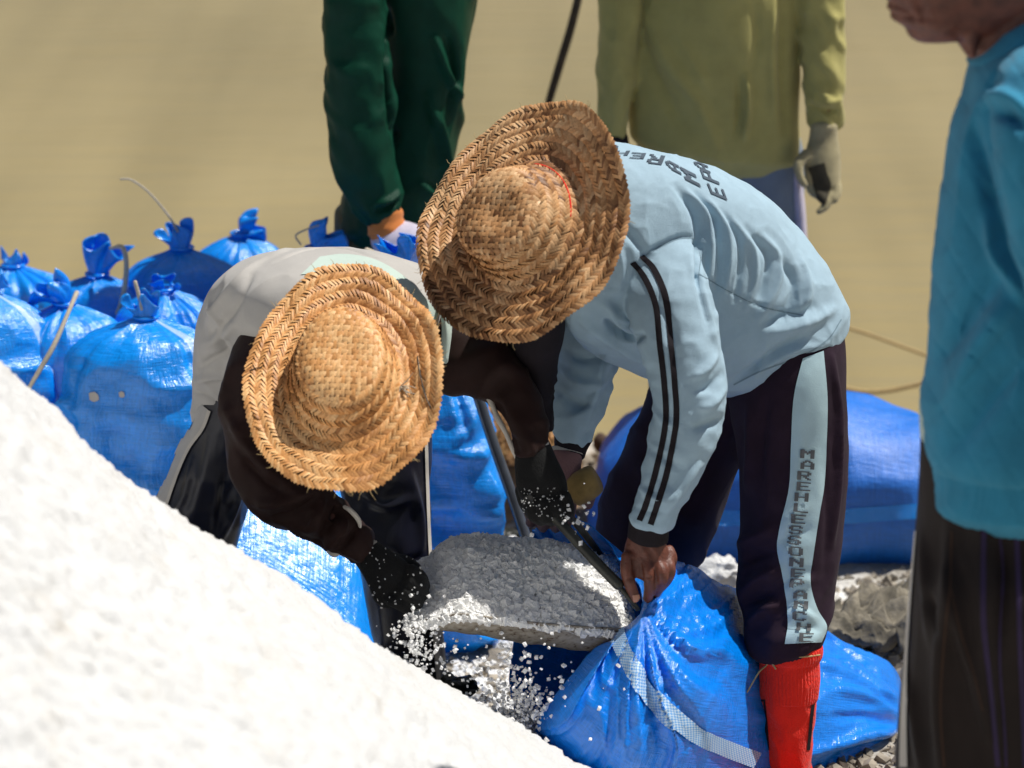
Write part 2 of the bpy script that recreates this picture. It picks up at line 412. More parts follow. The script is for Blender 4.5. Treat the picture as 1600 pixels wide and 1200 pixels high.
def straw_mat(name, lo, mid, hi):
    m, n, l, b = mat(name); at = n.new('ShaderNodeAttribute'); at.attribute_name = 'tint'
    tc = n.new('ShaderNodeTexCoord').outputs['Object']
    r = ramp(n, l, at.outputs['Fac'], [(0, lo), (.45, mid), (1, hi)])
    nz = nd(n, 'ShaderNodeTexNoise', Scale=240.0, Detail=3.0); l.new(tc, nz.inputs['Vector'])
    mx = nd(n, 'ShaderNodeMix', data_type='RGBA', blend_type='MULTIPLY'); mx.inputs[0].default_value = .55
    g = ramp(n, l, nz.outputs[0], [(.3, (.6, .55, .5)), (.65, (1.1, 1.1, 1.1))]); l.new(r.outputs[0], mx.inputs[6]); l.new(g.outputs[0], mx.inputs[7])
    l.new(mx.outputs[2], b.inputs['Base Color']); b.inputs['Roughness'].default_value = .5; b.inputs['Specular IOR Level'].default_value = .35
    bp = nd(n, 'ShaderNodeBump', Strength=.35, Distance=.002); l.new(nz.outputs[0], bp.inputs['Height']); l.new(bp.outputs[0], b.inputs['Normal']); return m
M['straw_fresh'] = straw_mat('golden_straw', (.38, .165, .05), (.71, .345, .118), (.84, .51, .23))
M['straw_old'] = straw_mat('weathered_straw', (.20, .085, .03), (.56, .285, .115), (.78, .49, .25))
M['straw_under'] = plain('straw_shell', (.10, .05, .02), rough=.8, scale=80)
def rust_mat():
    m, n, l, b = mat('rusty_sheet_steel'); tc = n.new('ShaderNodeTexCoord').outputs['Object']
    nz = nd(n, 'ShaderNodeTexNoise', Scale=75.0, Detail=5.0, Roughness=.6); l.new(scl(n, l, tc, (1, 1, 1.6)), nz.inputs['Vector'])
    r = ramp(n, l, nz.outputs[0], [(.34, (.06, .025, .012)), (.42, (.24, .205, .16)), (.62, (.33, .30, .255))]); l.new(r.outputs[0], b.inputs['Base Color'])
    b.inputs['Roughness'].default_value = .5; b.inputs['Metallic'].default_value = .35
    bp = nd(n, 'ShaderNodeBump', Strength=.3, Distance=.002); l.new(nz.outputs[0], bp.inputs['Height']); l.new(bp.outputs[0], b.inputs['Normal']); return m
M['pan'] = rust_mat()
def ground_mat():
    m, n, l, b = mat('salty_gravel_ground'); tc = n.new('ShaderNodeTexCoord').outputs['Object']
    nz = nd(n, 'ShaderNodeTexNoise', Scale=2.2, Detail=9.0, Roughness=.62); l.new(tc, nz.inputs['Vector'])
    r = ramp(n, l, nz.outputs[0], [(.30, (.14, .12, .095)), (.42, (.30, .265, .22)), (.53, (.42, .39, .34)), (.60, (.78, .76, .72))]); l.new(r.outputs[0], b.inputs['Base Color'])
    b.inputs['Roughness'].default_value = .9
    g = nd(n, 'ShaderNodeTexNoise', Scale=60.0, Detail=6.0); l.new(tc, g.inputs['Vector'])
    bp = nd(n, 'ShaderNodeBump', Strength=.7, Distance=.02); l.new(g.outputs[0], bp.inputs['Height']); l.new(bp.outputs[0], b.inputs['Normal']); return m
M['ground'] = ground_mat()
M['pebble'] = plain('pebble', (.30, .26, .205), rough=.85, var=.6, scale=18, bump=.4)
M['rock'] = plain('rough_rock', (.17, .15, .115), rough=.95, var=.6, scale=14, bump=1.0, dist=.02)
M['salt_core'] = plain('packed_salt', (.94, .93, .91), rough=.8, var=.05)
M['earth'] = plain('reddish_earth', (.36, .20, .09), rough=.95, var=.5, scale=16, bump=.8, dist=.03)
M['drygrass'] = plain('dry_grass', (.42, .26, .10), rough=.8, var=.4, scale=10)
def water_mat():
    m, n, l, b = mat('muddy_water'); tc = n.new('ShaderNodeTexCoord').outputs['Object']
    nz = nd(n, 'ShaderNodeTexNoise', Scale=1.0, Detail=4.0); l.new(scl(n, l, tc, (.8, .25, 1)), nz.inputs['Vector'])
    r = ramp(n, l, nz.outputs[0], [(.3, (.295, .226, .092)), (.7, (.345, .268, .115))]); n3 = nd(n, 'ShaderNodeTexNoise', Scale=1.0, Detail=3.0); l.new(scl(n, l, tc, (2.6, .10, 1)), n3.inputs['Vector'])
    n4 = nd(n, 'ShaderNodeTexNoise', Scale=.30, Detail=2.0); l.new(tc, n4.inputs['Vector'])
    sm = nd(n, 'ShaderNodeMath', operation='ADD'); l.new(n3.outputs[0], sm.inputs[0]); l.new(n4.outputs[0], sm.inputs[1])
    h2 = nd(n, 'ShaderNodeMath', operation='MULTIPLY'); l.new(sm.outputs[0], h2.inputs[0]); h2.inputs[1].default_value = .5
    rr = ramp(n, l, h2.outputs[0], [(.36, (.94, .94, .92)), (.62, (1.16, 1.16, 1.19))])  # long streaks and broad patches paint reflections and glare into the water colour
    mm = nd(n, 'ShaderNodeMix', data_type='RGBA', blend_type='MULTIPLY'); mm.inputs[0].default_value = 1.0; l.new(r.outputs[0], mm.inputs[6]); l.new(rr.outputs[0], mm.inputs[7])
    l.new(mm.outputs[2], b.inputs['Base Color'])
    b.inputs['Roughness'].default_value = .22; b.inputs['Specular IOR Level'].default_value = .3
    n2 = nd(n, 'ShaderNodeTexNoise', Scale=1.0, Detail=3.0); l.new(scl(n, l, tc, (1.6, 6.0, 1)), n2.inputs['Vector'])
    bp = nd(n, 'ShaderNodeBump', Strength=.3, Distance=.05); l.new(n2.outputs[0], bp.inputs['Height']); l.new(bp.outputs[0], b.inputs['Normal']); return m
M['water'] = water_mat()
# ------------------------------------------------------------------ setting: ground, water, salt pile
def terr(y):
    y = np.asarray(y, float)
    return np.interp(y, [-6, 0, 5.5, 6.6, 7.5, 8.2, 10.4, 11.0, 11.6, 13, 40], [1.5, 1.45, .62, .36, .05, 0, .02, .02, -.28, -.6, -1.2])
def build_ground():
    xs = np.concatenate([[-600, -200, -60, -20, -8, -4], np.arange(-2.4, 2.41, .04), [4, 8, 20, 60, 200, 600]])
    ys = np.concatenate([[-60, -20, -6, -2, 2, 5, 6, 6.6], np.arange(7.0, 11.8, .04), [12.2, 13, 20, 60, 300, 900]])
    X, Y = np.meshgrid(xs, ys); Q = np.stack([X, Y, 0*X], -1)
    Z = terr(Y) + np.where((np.abs(X) < 4) & (Y > 6) & (Y < 12), .025*fbm(Q*3, 3, 3) + .012*fbm(Q*14, 8, 2), 0)
    m, n = X.shape; V = np.stack([X, Y, Z], -1).reshape(-1, 3)
    F = [(i*n+j, i*n+j+1, (i+1)*n+j+1, (i+1)*n+j) for i in range(m-1) for j in range(n-1)]
    return tag(obj('ground', (V, F), M['ground']), 'grey gravel ground dusted with spilled salt', kind='structure')
build_ground()
xs = [-900, -60, 60, 900]; ys = [10.6, 40, 200, 2400]
V = [(x, y, -.14) for y in ys for x in xs]; F = [(i*4+j, i*4+j+1, (i+1)*4+j+1, (i+1)*4+j) for i in range(3) for j in range(3)]
tag(obj('water', (np.array(V), F), M['water']), 'still muddy khaki pond water', kind='structure')

PILE_H = [1.95, 1.926, 1.901, 1.878, 1.846, 1.764, 1.651, 1.535, 1.423, 1.315, 1.206, 1.101, 1.01, 0.935, 0.866, 0.788, 0.701, 0.619, 0.547, 0.477, 0.406, 0.335, 0.265, 0.197, 0.132, 0.066, 0.001, -0.065, -0.13, -0.196]
PX0, PY0 = -1.75, 6.35
def build_pile():
    th = np.radians(np.concatenate([np.arange(-180, -75, 6), np.arange(-75, 62, .42), np.arange(62, 181, 6)]))
    rr = np.concatenate([[0.01, .1, .2, .3], np.arange(.35, 2.9, .0085)])
    Tm, Rm = np.meshgrid(th, rr); X = PX0 + Rm*np.cos(Tm); Y = PY0 + Rm*np.sin(Tm)
    Z = np.interp(Rm, np.linspace(0, 2.9, 30), PILE_H)
    Q = np.stack([X, Y, Z], -1)
    fine = np.abs(fbm(Q*26, 5, 3)); d = .009*fbm(Q*7, 2, 2) + .009*(1-fine*1.3) + .006*vnoise(Q*70, 12) - .005
    run = .012*ridged(np.stack([Tm*9+.4*vnoise(Q*3, 4), Rm*.8, 0*Rm], -1), 21)   # rills down the slope
    nrm = np.stack([np.cos(Tm)*.6, np.sin(Tm)*.6, .8+0*Tm], -1); Q = Q + nrm*(d + run*.5)[..., None]
    m, n = Tm.shape
    F = [(i*n+j, i*n+j+1, (i+1)*n+j+1, (i+1)*n+j) for i in range(m-1) for j in range(n-1)]
    root = thing('salt_pile', 'big white salt pile sloping across the lower left corner', 'salt pile', (PX0, PY0, .3))
    obj('heap', (Q.reshape(-1, 3), F), M['salt'], root)
CUBE = np.array([(x, y, z) for x in (-1, 1) for y in (-1, 1) for z in (-1, 1)], float)
CF = np.array([(0, 1, 3, 2), (4, 6, 7, 5), (0, 4, 5, 1), (2, 3, 7, 6), (0, 2, 6, 4), (1, 5, 7, 3)])
def grains(C, smin, smax, jit=.35):
    k = len(C); s = RNG.uniform(smin, smax, k)[:, None, None]*RNG.uniform(.7, 1.25, (k, 1, 3))
    v = CUBE[None]*(1 + RNG.uniform(-jit, jit, (k, 8, 3)))
    A = RNG.normal(size=(k, 3, 3)); Qm, _ = np.linalg.qr(A); Qm = Qm*np.sign(np.linalg.det(Qm))[:, None, None]
    v = np.einsum('kij,knj->kni', Qm, v*s*.5*1.3) + C[:, None]
    f = (CF[None] + (np.arange(k)*8)[:, None, None]).reshape(-1, 4)
    return v.reshape(-1, 3), [tuple(q) for q in f.tolist()]
build_pile()

# bank of earth, dry grass, stones
def pebbles(name, label, k, box, smin, smax, m):
    x = RNG.uniform(box[0], box[1], k); y = RNG.uniform(box[2], box[3], k)
    s = smin*(smax/smin)**RNG.uniform(0, 1, k)**1.6; pts = []
    C = np.stack([x, y, terr(y)+.012], -1); V, F = [], []
    v, f = grains(C, 1, 1.01, .45); v = v.reshape(k, 8, 3); v = C[:, None] + (v-C[:, None])*s[:, None, None]
    o = obj(name, (v.reshape(-1, 3), f), m, smooth=False); return tag(o, label, kind='stuff')
pebbles('gravel', 'loose grey brown gravel on the ground behind the sacks', 26000, (-.6, 2.6, 7.7, 10.7), .004, .020, M['pebble'])
pebbles('spilled_salt', 'spilled white salt lumps on the ground between the workers', 7000, (-.30, .16, 7.6, 9.3), .004, .016, M['salt_grain'])

def rock(c, r, seed, label, name='stone', m=None, flat=.6):
    v, f = ball((0, 0, 0), 1, n=56, m=36); d = 1 + .28*fbm(v*1.4, seed, 3)[:, None]
    v = v*d*np.array([r, r*.8, r*flat]) + np.asarray(c)
    v = v + .02*r/.1*fbm(v*30, seed+2, 3)[:, None]*np.array([.3, .3, 1]); return tag(obj(name, (v, f), m or M['pebble']), label, 'stone')
def earth_bank():
    xs = np.linspace(-.42, .22, 60); ys = np.linspace(10.0, 11.3, 50); X, Y = np.meshgrid(xs, ys)
    Q = np.stack([X, Y, 0*X], -1); e = np.clip(1-((X+.08)/.30)**4, 0, 1)*np.clip(1-((Y-10.6)/.62)**2, 0, 1)
    Z = e*.5 + .05*fbm(Q*8, 3, 4)*e - .06; m, n = X.shape
    root = thing('earth_mound', 'reddish brown earth mound with dry grass behind the slanted pole', 'mound', (-.08, 10.6, 0))
    obj('soil', (np.stack([X, Y, Z], -1).reshape(-1, 3), [(i*n+j, i*n+j+1, (i+1)*n+j+1, (i+1)*n+j) for i in range(m-1) for j in range(n-1)]), M['earth'], root)
    V, F = [], []
    for k in range(900):
        x, y = RNG.uniform(-.34, .18), RNG.uniform(10.1, 10.8)
        z = np.clip(1-((x+.08)/.30)**4, 0, 1)*np.clip(1-((y-10.6)/.62)**2, 0, 1)*.5 - .06
        a, hgt, wd = RNG.uniform(0, 6.28), RNG.uniform(.03, .10), .003; lx, ly = RNG.normal(0, .025, 2); o = len(V)
        dx, dy = wd*math.cos(a), wd*math.sin(a)
        V += [(x-dx, y-dy, z), (x+dx, y+dy, z), (x+lx*.4, y+ly*.4, z+hgt*.6), (x+lx, y+ly, z+hgt*.9)]; F += [(o, o+1, o+2), (o, o+2, o+3)]
    g = obj('dry_grass', (np.array(V), F), M['drygrass'], root, smooth=False); g['kind'] = 'stuff'
earth_bank()
rock(P(790, 858, 9.6), .055, 3, 'pale salt crusted stone on the ground left of the slanted pole', m=M['salt'])
rock(P(775, 838, 9.75), .06, 8, 'dark flat stone behind the pale stone beside the slanted pole', m=M['rod'])
rock(P(1390, 965, 9.0), .19, 11, 'broad flat grey rock by the trousers of the front person', m=M['rock'], flat=.30)
rock(P(1340, 985, 8.85), .08, 15, 'small rough stone behind the red sock wearer, beside the flat rock', m=M['rock'], flat=.45)
rock(P(1120, 893, 9.2), .07, 19, 'pale stone showing between the legs of the bending worker', m=M['salt'], flat=.5)
rock(P(715, 1072, 8.0), .05, 23, 'dark wet stone on the salty ground below the scoop', m=M['rod'], flat=.4)
o = obj('rag', ball(P(938, 692, 10.3), (.022, .03, .03)), M['rust']); tag(o, 'small rusty red rag lying on the bank beyond the sacks', 'rag')

# ------------------------------------------------------------------ blue sacks
def sack(label, px0, px1, pyneck, Y, pxneck=None, depth=.75, seed=0, lean=(0, 0), tuft=1.0, tdir=(.3, 0, 1), strings=(), mt='sack', zbase=None, creases=1.0, square=2.6, rot=None, stripe_at=None, tie=True):
    """standing filled sack: rounded body, pleated shoulders, tied neck and loose tuft"""
    rnd = np.random.default_rng(seed)
    pxn = (px0+px1)/2 if pxneck is None else pxneck
    mid = (px0+px1)/2; px0, px1 = mid+(px0-mid)*1.2, mid+(px1-mid)*1.2
    nk = P(pxn, pyneck, Y); cx = P((px0+px1)/2, pyneck, Y)[0]
    zb = float(terr(Y)) if zbase is None else zbase
    H = nk[2]-zb; W = abs(P(px1, pyneck, Y)[0]-P(px0, pyneck, Y)[0])/2; Dp = W*depth
    nth = 128; th = np.linspace(0, 2*math.pi, nth, endpoint=False)
    #  v: height fraction, radius fraction
    prof = [(0, .72), (.02, .86), (.06, .95), (.16, 1.0), (.32, 1.02), (.55, 1.03), (.72, 1.02), (.83, .97), (.90, .86), (.94, .68), (.965, .44), (.98, .25), (.992, .13), (1.0, .09)]
    prof = catmull(prof, 7)
    c, s_ = np.cos(th), np.sin(th); cx_, sx_ = np.sign(c)*np.abs(c)**(2/square), np.sign(s_)*np.abs(s_)**(2/square)
    ph = rnd.uniform(0, 6.28, 4); base = np.array([cx, Y, zb]); R = []
    for v, r in prof:
        g = np.clip((v-.6)/.38, 0, 1); sqm = 1-g
        X = (cx_*sqm + c*g); Yy = (sx_*sqm + s_*g)
        warp = th + .25*np.sin(2*th+ph[0]) + .15*np.sin(3*th + ph[1])
        pl = g**1.3*(.075*np.abs(np.sin(6.5*warp+ph[2]))+.05*np.sin(11*warp+ph[3]) + .04*np.sin(19*warp+ph[1])) * creases
        k = r*(1+pl*(1.5-r))
        off = np.array([nk[0]-cx, 0, 0])*np.clip((v-.3)/.7, 0, 1)**1.5 + np.array([lean[0], lean[1], 0])*v
        R.append(base + off + np.stack([X*W*k, Yy*Dp*k, np.full(nth, v*H)], -1))
    R = np.array(R); vv = np.repeat(prof[:, 0][:, None], nth, 1)
    Q = R*np.array([5, 5, 7.0])
    d = .022*fbm(Q, seed+1, 2) + .026*ridged(R*np.array([5, 5, 11])+.4*vnoise(R*6, seed+9)[..., None], seed+3)*creases + .008*ridged(R*np.array([14, 14, 30.]), seed+6)
    outv = R - np.array([cx, Y, 0])*np.array([1, 1, 0]) - R*np.array([0, 0, 1]); ln = np.linalg.norm(outv, axis=-1, keepdims=True)+1e-6
    R = R + outv/ln*(d*np.clip((1.02-vv)*3, 0, 1))[..., None]
    root = thing('sack', label, 'sack', (cx, Y, zb), 'blue woven sacks of salt')
    rot_u = (th/(2*math.pi) + (0 if stripe_at is None else .80 - stripe_at)) % 1.0
    V, F = rings_mesh(R, True, True)
    uv = np.stack([np.repeat(rot_u[None], len(R), 0)*1.0, vv], -1).reshape(-1, 2); uv = np.vstack([uv, [[.2, 0]], [[.2, 1]]])
    obj('body', (V, F), M[mt], root, uv=uv)
    # loose cloth above the tie
    if tuft:
        top = base + np.array([nk[0]-cx + lean[0], lean[1], H]); td = np.array(tdir, float); td /= np.linalg.norm(td)
        L = .080*tuft; rows = []; e1 = np.cross(td, [0, 1, .2]); e1 /= np.linalg.norm(e1); e2 = np.cross(td, e1)
        for i, t in enumerate(np.linspace(-.12, 1, 12)):
            rr = (.026 + .026*max(t, 0)**.8*tuft); fl = 1 - .55*max(t, 0)
            wv = 1 + .35*np.sin(3*th+ph[0])*max(t, 0) + .22*np.sin(7*th+ph[2])*max(t, 0)
            up = np.array([0, 0, 1])*(1-max(t, 0)) + td*max(t, 0)
            rows.append(top + up/np.linalg.norm(up)*L*t + rr*wv[:, None]*(np.cos(th)[:, None]*e1 + fl*np.sin(th)[:, None]*e2) + td*(.02*np.sin(4*th+ph[1])*max(t, 0)**2)[:, None])
        Vt, Ft = rings_mesh(np.array(rows)[:, ::2], False, False)
        ut = np.stack([np.tile(np.linspace(0, .15, nth//2), 12), np.repeat(np.linspace(0, .1, 12), nth//2)], -1)
        to = obj('tuft', (Vt, Ft), M['sack_plain'], root, uv=ut)
        sm = to.modifiers.new('thickness', 'SOLIDIFY'); sm.thickness = .002
        if tie:
            tt = np.linspace(0, 2*math.pi, 14)
            obj('tie', tube(np.stack([top[0]+.030*np.cos(tt), top[1]+.030*np.sin(tt), top[2]-.004+0*tt], -1), .004, 8, 2), M['sack_plain'], root)
    for st in strings:
        obj('string', ptube([(*q[:3], q[3]) for q in st], 8, 4), M['string'], root)
    return root
# left cluster, front to back
A_ = sack('plump blue sack in front beside the salt pile, its neck gathered under a short cord', 100, 312, 492, 8.95, pxneck=228, seed=3, tuft=.55, tdir=(-.1, -.2, 1), stripe_at=.905,
     strings=[[(222, 484, 8.93, 3.5), (217, 462, 8.93, 3.2), (211, 440, 8.93, 3)]])
bt_ = bvh([c for c in A_.children if c.name.startswith('body')][0])
for q in ([(139, 614), (148, 612), (154, 617)], [(140, 624), (147, 628), (155, 624)]), ([(186, 613), (191, 611), (195, 614)], [(187, 620), (192, 621), (195, 619)]):
    rb, uv = ribbon(bt_, q[0], q[1], 6, 5, .003); obj('worn_patch', rb, M['cream'], A_, uv=uv)
sack('blue sack with a pale cord running down its left side, left of the front sack', 30, 205, 470, 9.15, pxneck=100, seed=8, tuft=.75, tdir=(-.6, -.3, .6), stripe_at=.5,
     strings=[[(120, 457, 9.0, 4), (106, 490, 8.95, 3.5), (84, 540, 8.9, 4.2), (62, 578, 8.88, 4), (42, 612, 8.86, 3.2)]])
sack('blue sack cut by the left edge of the photo, nearest the salt pile', -95, 70, 452, 9.1, pxneck=-20, seed=13, tuft=.5, stripe_at=.93)
sack('blue sack whose upright twisted tuft carries a hanging loop of pale cord', 55, 205, 425, 9.55, pxneck=152, seed=17, tuft=1.0, tdir=(.35, -.1, 1), stripe_at=.2,
     strings=[[(172, 388, 9.5, 2.5), (190, 386, 9.45, 4), (197, 405, 9.42, 4), (196, 440, 9.4, 4), (190, 470, 9.38, 3.5), (183, 490, 9.37, 3)]])
sack('farthest left blue sack with a crumpled wavy top edge against the water', -70, 110, 412, 9.85, pxneck=20, seed=22, tuft=.25, creases=2.0, stripe_at=.3)
sack('blue sack with dark folds fanning from its neck, right behind the front sack', 188, 335, 448, 9.25, pxneck=256, seed=29, tuft=.3, creases=1.8, tdir=(.2, -.6, .6), stripe_at=.2)
sack('tall blue sack with a stray fibre rising from its knotted top towards the water', 192, 365, 384, 9.6, pxneck=284, seed=31, tuft=.6, tdir=(-.4, -.1, 1), stripe_at=.15,
     strings=[[(278, 362, 9.58, 2.0), (262, 335, 9.58, 1.8), (232, 300, 9.58, 1.7), (205, 281, 9.58, 1.6), (188, 280, 9.58, 1.5)]])
sack('pale topped blue sack behind the grey backed worker, tuft folded sideways', 305, 442, 362, 9.95, pxneck=378, seed=37, tuft=.55, tdir=(1, -.1, .35), stripe_at=.2)
sack('blue sack behind the grey backed worker with a dark tuft turned up at one side', 420, 560, 384, 9.5, pxneck=495, seed=41, tuft=.7, tdir=(.9, 0, .9), stripe_at=.2,
     strings=[[(470, 382, 9.45, 1.6), (462, 368, 9.45, 1.5), (480, 358, 9.45, 1.4), (498, 352, 9.45, 1.4)]])
sack('blue sack under the orange cuffed glove, between the two straw hats', 578, 706, 412, 9.15, pxneck=625, seed=47, tuft=.8, tdir=(-.25, -.3, 1), creases=1.6, stripe_at=.2,
     strings=[[(572, 391, 9.0, 5), (600, 402, 9.0, 5)]])
sack('tall wrinkled blue sack standing right of the crouching worker, beside the pole', 640, 757, 560, 9.0, pxneck=690, seed=53, depth=1.1, square=5.0, tuft=.5, creases=1.5, stripe_at=.3)

def lying(label, secs, mt, seed, n=72, amp=.016, sq=2.3):
    V, F = loft(secs, n=n, sub=10, sq=sq)
    m = len(V)-2; Vb = V[:m]; d = amp*fbm(Vb*np.array([4, 4, 6.]), seed, 2) + amp*.7*ridged(Vb*np.array([5., 9, 9]), seed+4)
    c = Vb.reshape(-1, n, 3).mean(1, keepdims=True); o_ = Vb.reshape(-1, n, 3)-c; o_ = o_/(np.linalg.norm(o_, axis=-1, keepdims=True)+1e-9)
    V[:m] += o_.reshape(-1, 3)*d[:, None]
    rows = m//n; u = np.tile(np.linspace(0, 1, n, endpoint=False), rows); v = np.repeat(np.linspace(0, .8, rows), n)
    uv = np.vstack([np.stack([u, v], -1), [[0, 0], [0, 0]]])
    root = thing('sack', label, 'sack', V[:m].mean(0)*np.array([1, 1, 0]), 'blue woven sacks of salt')
    b = obj('body', (V, F), M[mt], root, uv=uv); return root, b
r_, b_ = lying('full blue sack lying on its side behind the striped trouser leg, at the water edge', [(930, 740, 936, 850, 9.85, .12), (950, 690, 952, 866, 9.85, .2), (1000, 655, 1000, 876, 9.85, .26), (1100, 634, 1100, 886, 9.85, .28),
      (1220, 622, 1220, 890, 9.85, .29), (1320, 622, 1320, 890, 9.85, .29), (1400, 640, 1400, 888, 9.85, .28), (1450, 662, 1450, 880, 9.85, .24), (1490, 720, 1492, 850, 9.85, .14)], 'sack_shaded', 61)
rb, uv = ribbon(bvh(b_), [(1090, 796), (1250, 798), (1440, 786)], [(1090, 820), (1250, 822), (1440, 810)], 60, 4)
obj('pale_band', rb, M['sack_plain'], r_, uv=uv)
# sack slumped behind the left worker: sunlit flank facing up
lying('sunlit blue sack slumped behind the legs of the worker in brown sleeves', [(330, 800, 320, 950, 8.72, .16, .13), (350, 790, 330, 980, 8.72, .24, .19), (420, 800, 400, 1010, 8.72, .26, .21), (500, 845, 480, 1050, 8.72, .26, .21), (560, 900, 545, 1090, 8.72, .24, .19), (592, 960, 582, 1110, 8.72, .16, .13)], 'sack_plain', 67, amp=.007, sq=3.6)

# the sack being filled: open mouth on the left, body lying to the right
def st3(a, b):
    a, b = np.broadcast_arrays(a, b); return np.stack([a, b, 0*a], -1)
def filled_sack():
    rings = [
     [(1003, 944, 7.66), (930, 1020, 7.62), (846, 1118, 7.60), (832, 1150, 7.75), (797, 1085, 8.08), (802, 1008, 8.14), (842, 808, 8.10), (925, 822, 7.96)],
     [(1022, 925, 7.68), (965, 1040, 7.52), (885, 1160, 7.50), (870, 1195, 7.72), (850, 1110, 8.10), (860, 1030, 8.18), (895, 880, 8.12), (965, 862, 7.98)],
     [(1062, 893, 7.88), (1025, 1070, 7.50), (965, 1215, 7.46), (950, 1245, 7.72), (940, 1160, 8.14), (960, 1070, 8.24), (990, 960, 8.18), (1030, 892, 8.04)],
     [(1130, 925, 7.98), (1100, 1090, 7.62), (1060, 1245, 7.58), (1050, 1275, 7.80), (1050, 1220, 8.22), (1070, 1110, 8.34), (1085, 1000, 8.30), (1110, 930, 8.15)],
     [(1210, 960, 8.20), (1195, 1100, 7.93), (1180, 1250, 7.90), (1175, 1275, 8.05), (1190, 1220, 8.42), (1200, 1110, 8.52), (1205, 1020, 8.48), (1210, 970, 8.35)],
     [(1300, 998, 8.42), (1300, 1110, 8.14), (1295, 1232, 8.12), (1300, 1262, 8.30), (1310, 1200, 8.66), (1310, 1100, 8.72), (1310, 1040, 8.68), (1305, 1008, 8.56)],
     [(1388, 1040, 8.55), (1396, 1115, 8.34), (1394, 1205, 8.34), (1396, 1225, 8.45), (1400, 1180, 8.70), (1402, 1120, 8.74), (1400, 1070, 8.72), (1394, 1046, 8.64)],
     [(1418, 1090, 8.6), (1420, 1115, 8.56), (1420, 1140, 8.56), (1420, 1150, 8.58), (1420, 1140, 8.62), (1420, 1120, 8.63), (1420, 1100, 8.63), (1419, 1092, 8.61)]]
    n = 240; per = []
    for r in rings:
        w_ = np.array([P(*q) for q in r]); w_ = np.vstack([w_[-2:], w_, w_[:3]]); c = catmull(w_, n//8)[2*(n//8):2*(n//8)+n]; per.append(c)
    per = np.array(per); m0, n0, _ = per.shape
    R = catmull(per.reshape(m0, -1), 26).reshape(-1, n0, 3); nr = len(R)
    t = np.linspace(0, m0-1, nr)[:, None]; u = np.linspace(0, 1, n0, endpoint=False)[None]
    # folds fanning from the gripped corner (u=0) along the near wall, and from the far grip (u=.75)
    c = R.mean(1, keepdims=True); out = R-c; out /= np.linalg.norm(out, axis=-1, keepdims=True)+1e-9
    ang = u*8*1.0; g1 = np.exp(-((u)/.30)**2) + np.exp(-((u-1)/.16)**2)
    fan = np.exp(-t/3.2)*np.clip(t*1.4+.25, 0, 1)
    warp = u + .01*t*np.sin(6*t) + .03*np.sin(2.1*t+1)
    d = .012*fan*g1*(ridged(st3(warp*30, t*.35), 5) + .5*ridged(st3(warp*62, t*.5), 8))
    d = d + .012*np.exp(-((u-.78)/.09)**2)*np.exp(-t/1.5)*ridged(st3(u*46, t*.4), 15)
    # long tension folds on the sunlit end
    d = d + np.clip((t-3.2)/1.5, 0, 1)*np.clip((7-t)/1.2, 0, 1)*(-.0+.032*ridged(st3(u*15+.35*t, t*.3), 33) + .008*ridged(st3(u*40+.5*t, t*.5), 35))
    d = d + .005*fbm(R*9, 44, 2)
    g = P(1004, 940, 7.66); dx, dz = R[..., 0]-g[0], R[..., 2]-g[2]; rho = np.hypot(dx, dz); phi = np.arctan2(dz, dx)
    near = np.clip((-out[..., 1]+.15)*2.5, 0, 1)*np.clip((8.15-R[..., 1])*5, 0, 1)
    amp = np.clip(rho/.16, 0, 1)*np.exp(-(rho/.42)**2)
    ph = phi + .05*np.sin(rho*17) + .06*vnoise(R*6, 71)
    d = d + near*amp*(.042*ridged(st3(ph*4.6, rho*1.1), 72) + .014*ridged(st3(ph*11, rho*2.2), 75))
    R = R + out*d[..., None]
    root = thing('open_sack', 'open blue sack being filled, held by its mouth under the scoop, pale band across', 'sack', (*P(1120, 1200, 8.0)[:2], 0), 'blue woven sacks of salt')
    F = [(i*n0+j, i*n0+(j+1) % n0, (i+1)*n0+(j+1) % n0, (i+1)*n0+j) for i in range(nr-1) for j in range(n0)]
    uv = np.stack([np.repeat(u, nr, 0), np.repeat(t*.16, n0, 1)], -1).reshape(-1, 2)
    o = obj('body', (R.reshape(-1, 3), F), M['sack_near'], root, uv=uv)
    fs = []
    for k, (x, y) in enumerate([(1240, 960), (1180, 1000), (1300, 1020), (1310, 1075), (1300, 1120), (1310, 1165), (1296, 1190)]):
        fs.append(([(1400, 1075+k*14), ((1400+x)/2, (1075+k*14+y)/2-6), (x, y)], .013, (.014 if k % 2 else -.012)))
    sculpt(o.data, fs)
    tr = bvh(o)
    rb, uv = ribbon(tr, [(949, 990), (970, 1034), (1009, 1103), (1071, 1154), (1120, 1178), (1175, 1200)], [(974, 974), (988, 1015), (1028, 1080), (1092, 1135), (1137, 1157), (1188, 1177)], 90, 7, .004, .5)
    obj('pale_band', rb, M['band'], root, uv=uv)
    sm = o.modifiers.new('thickness', 'SOLIDIFY'); sm.thickness = .0015; sm.offset = -1
    return root
filled_sack()
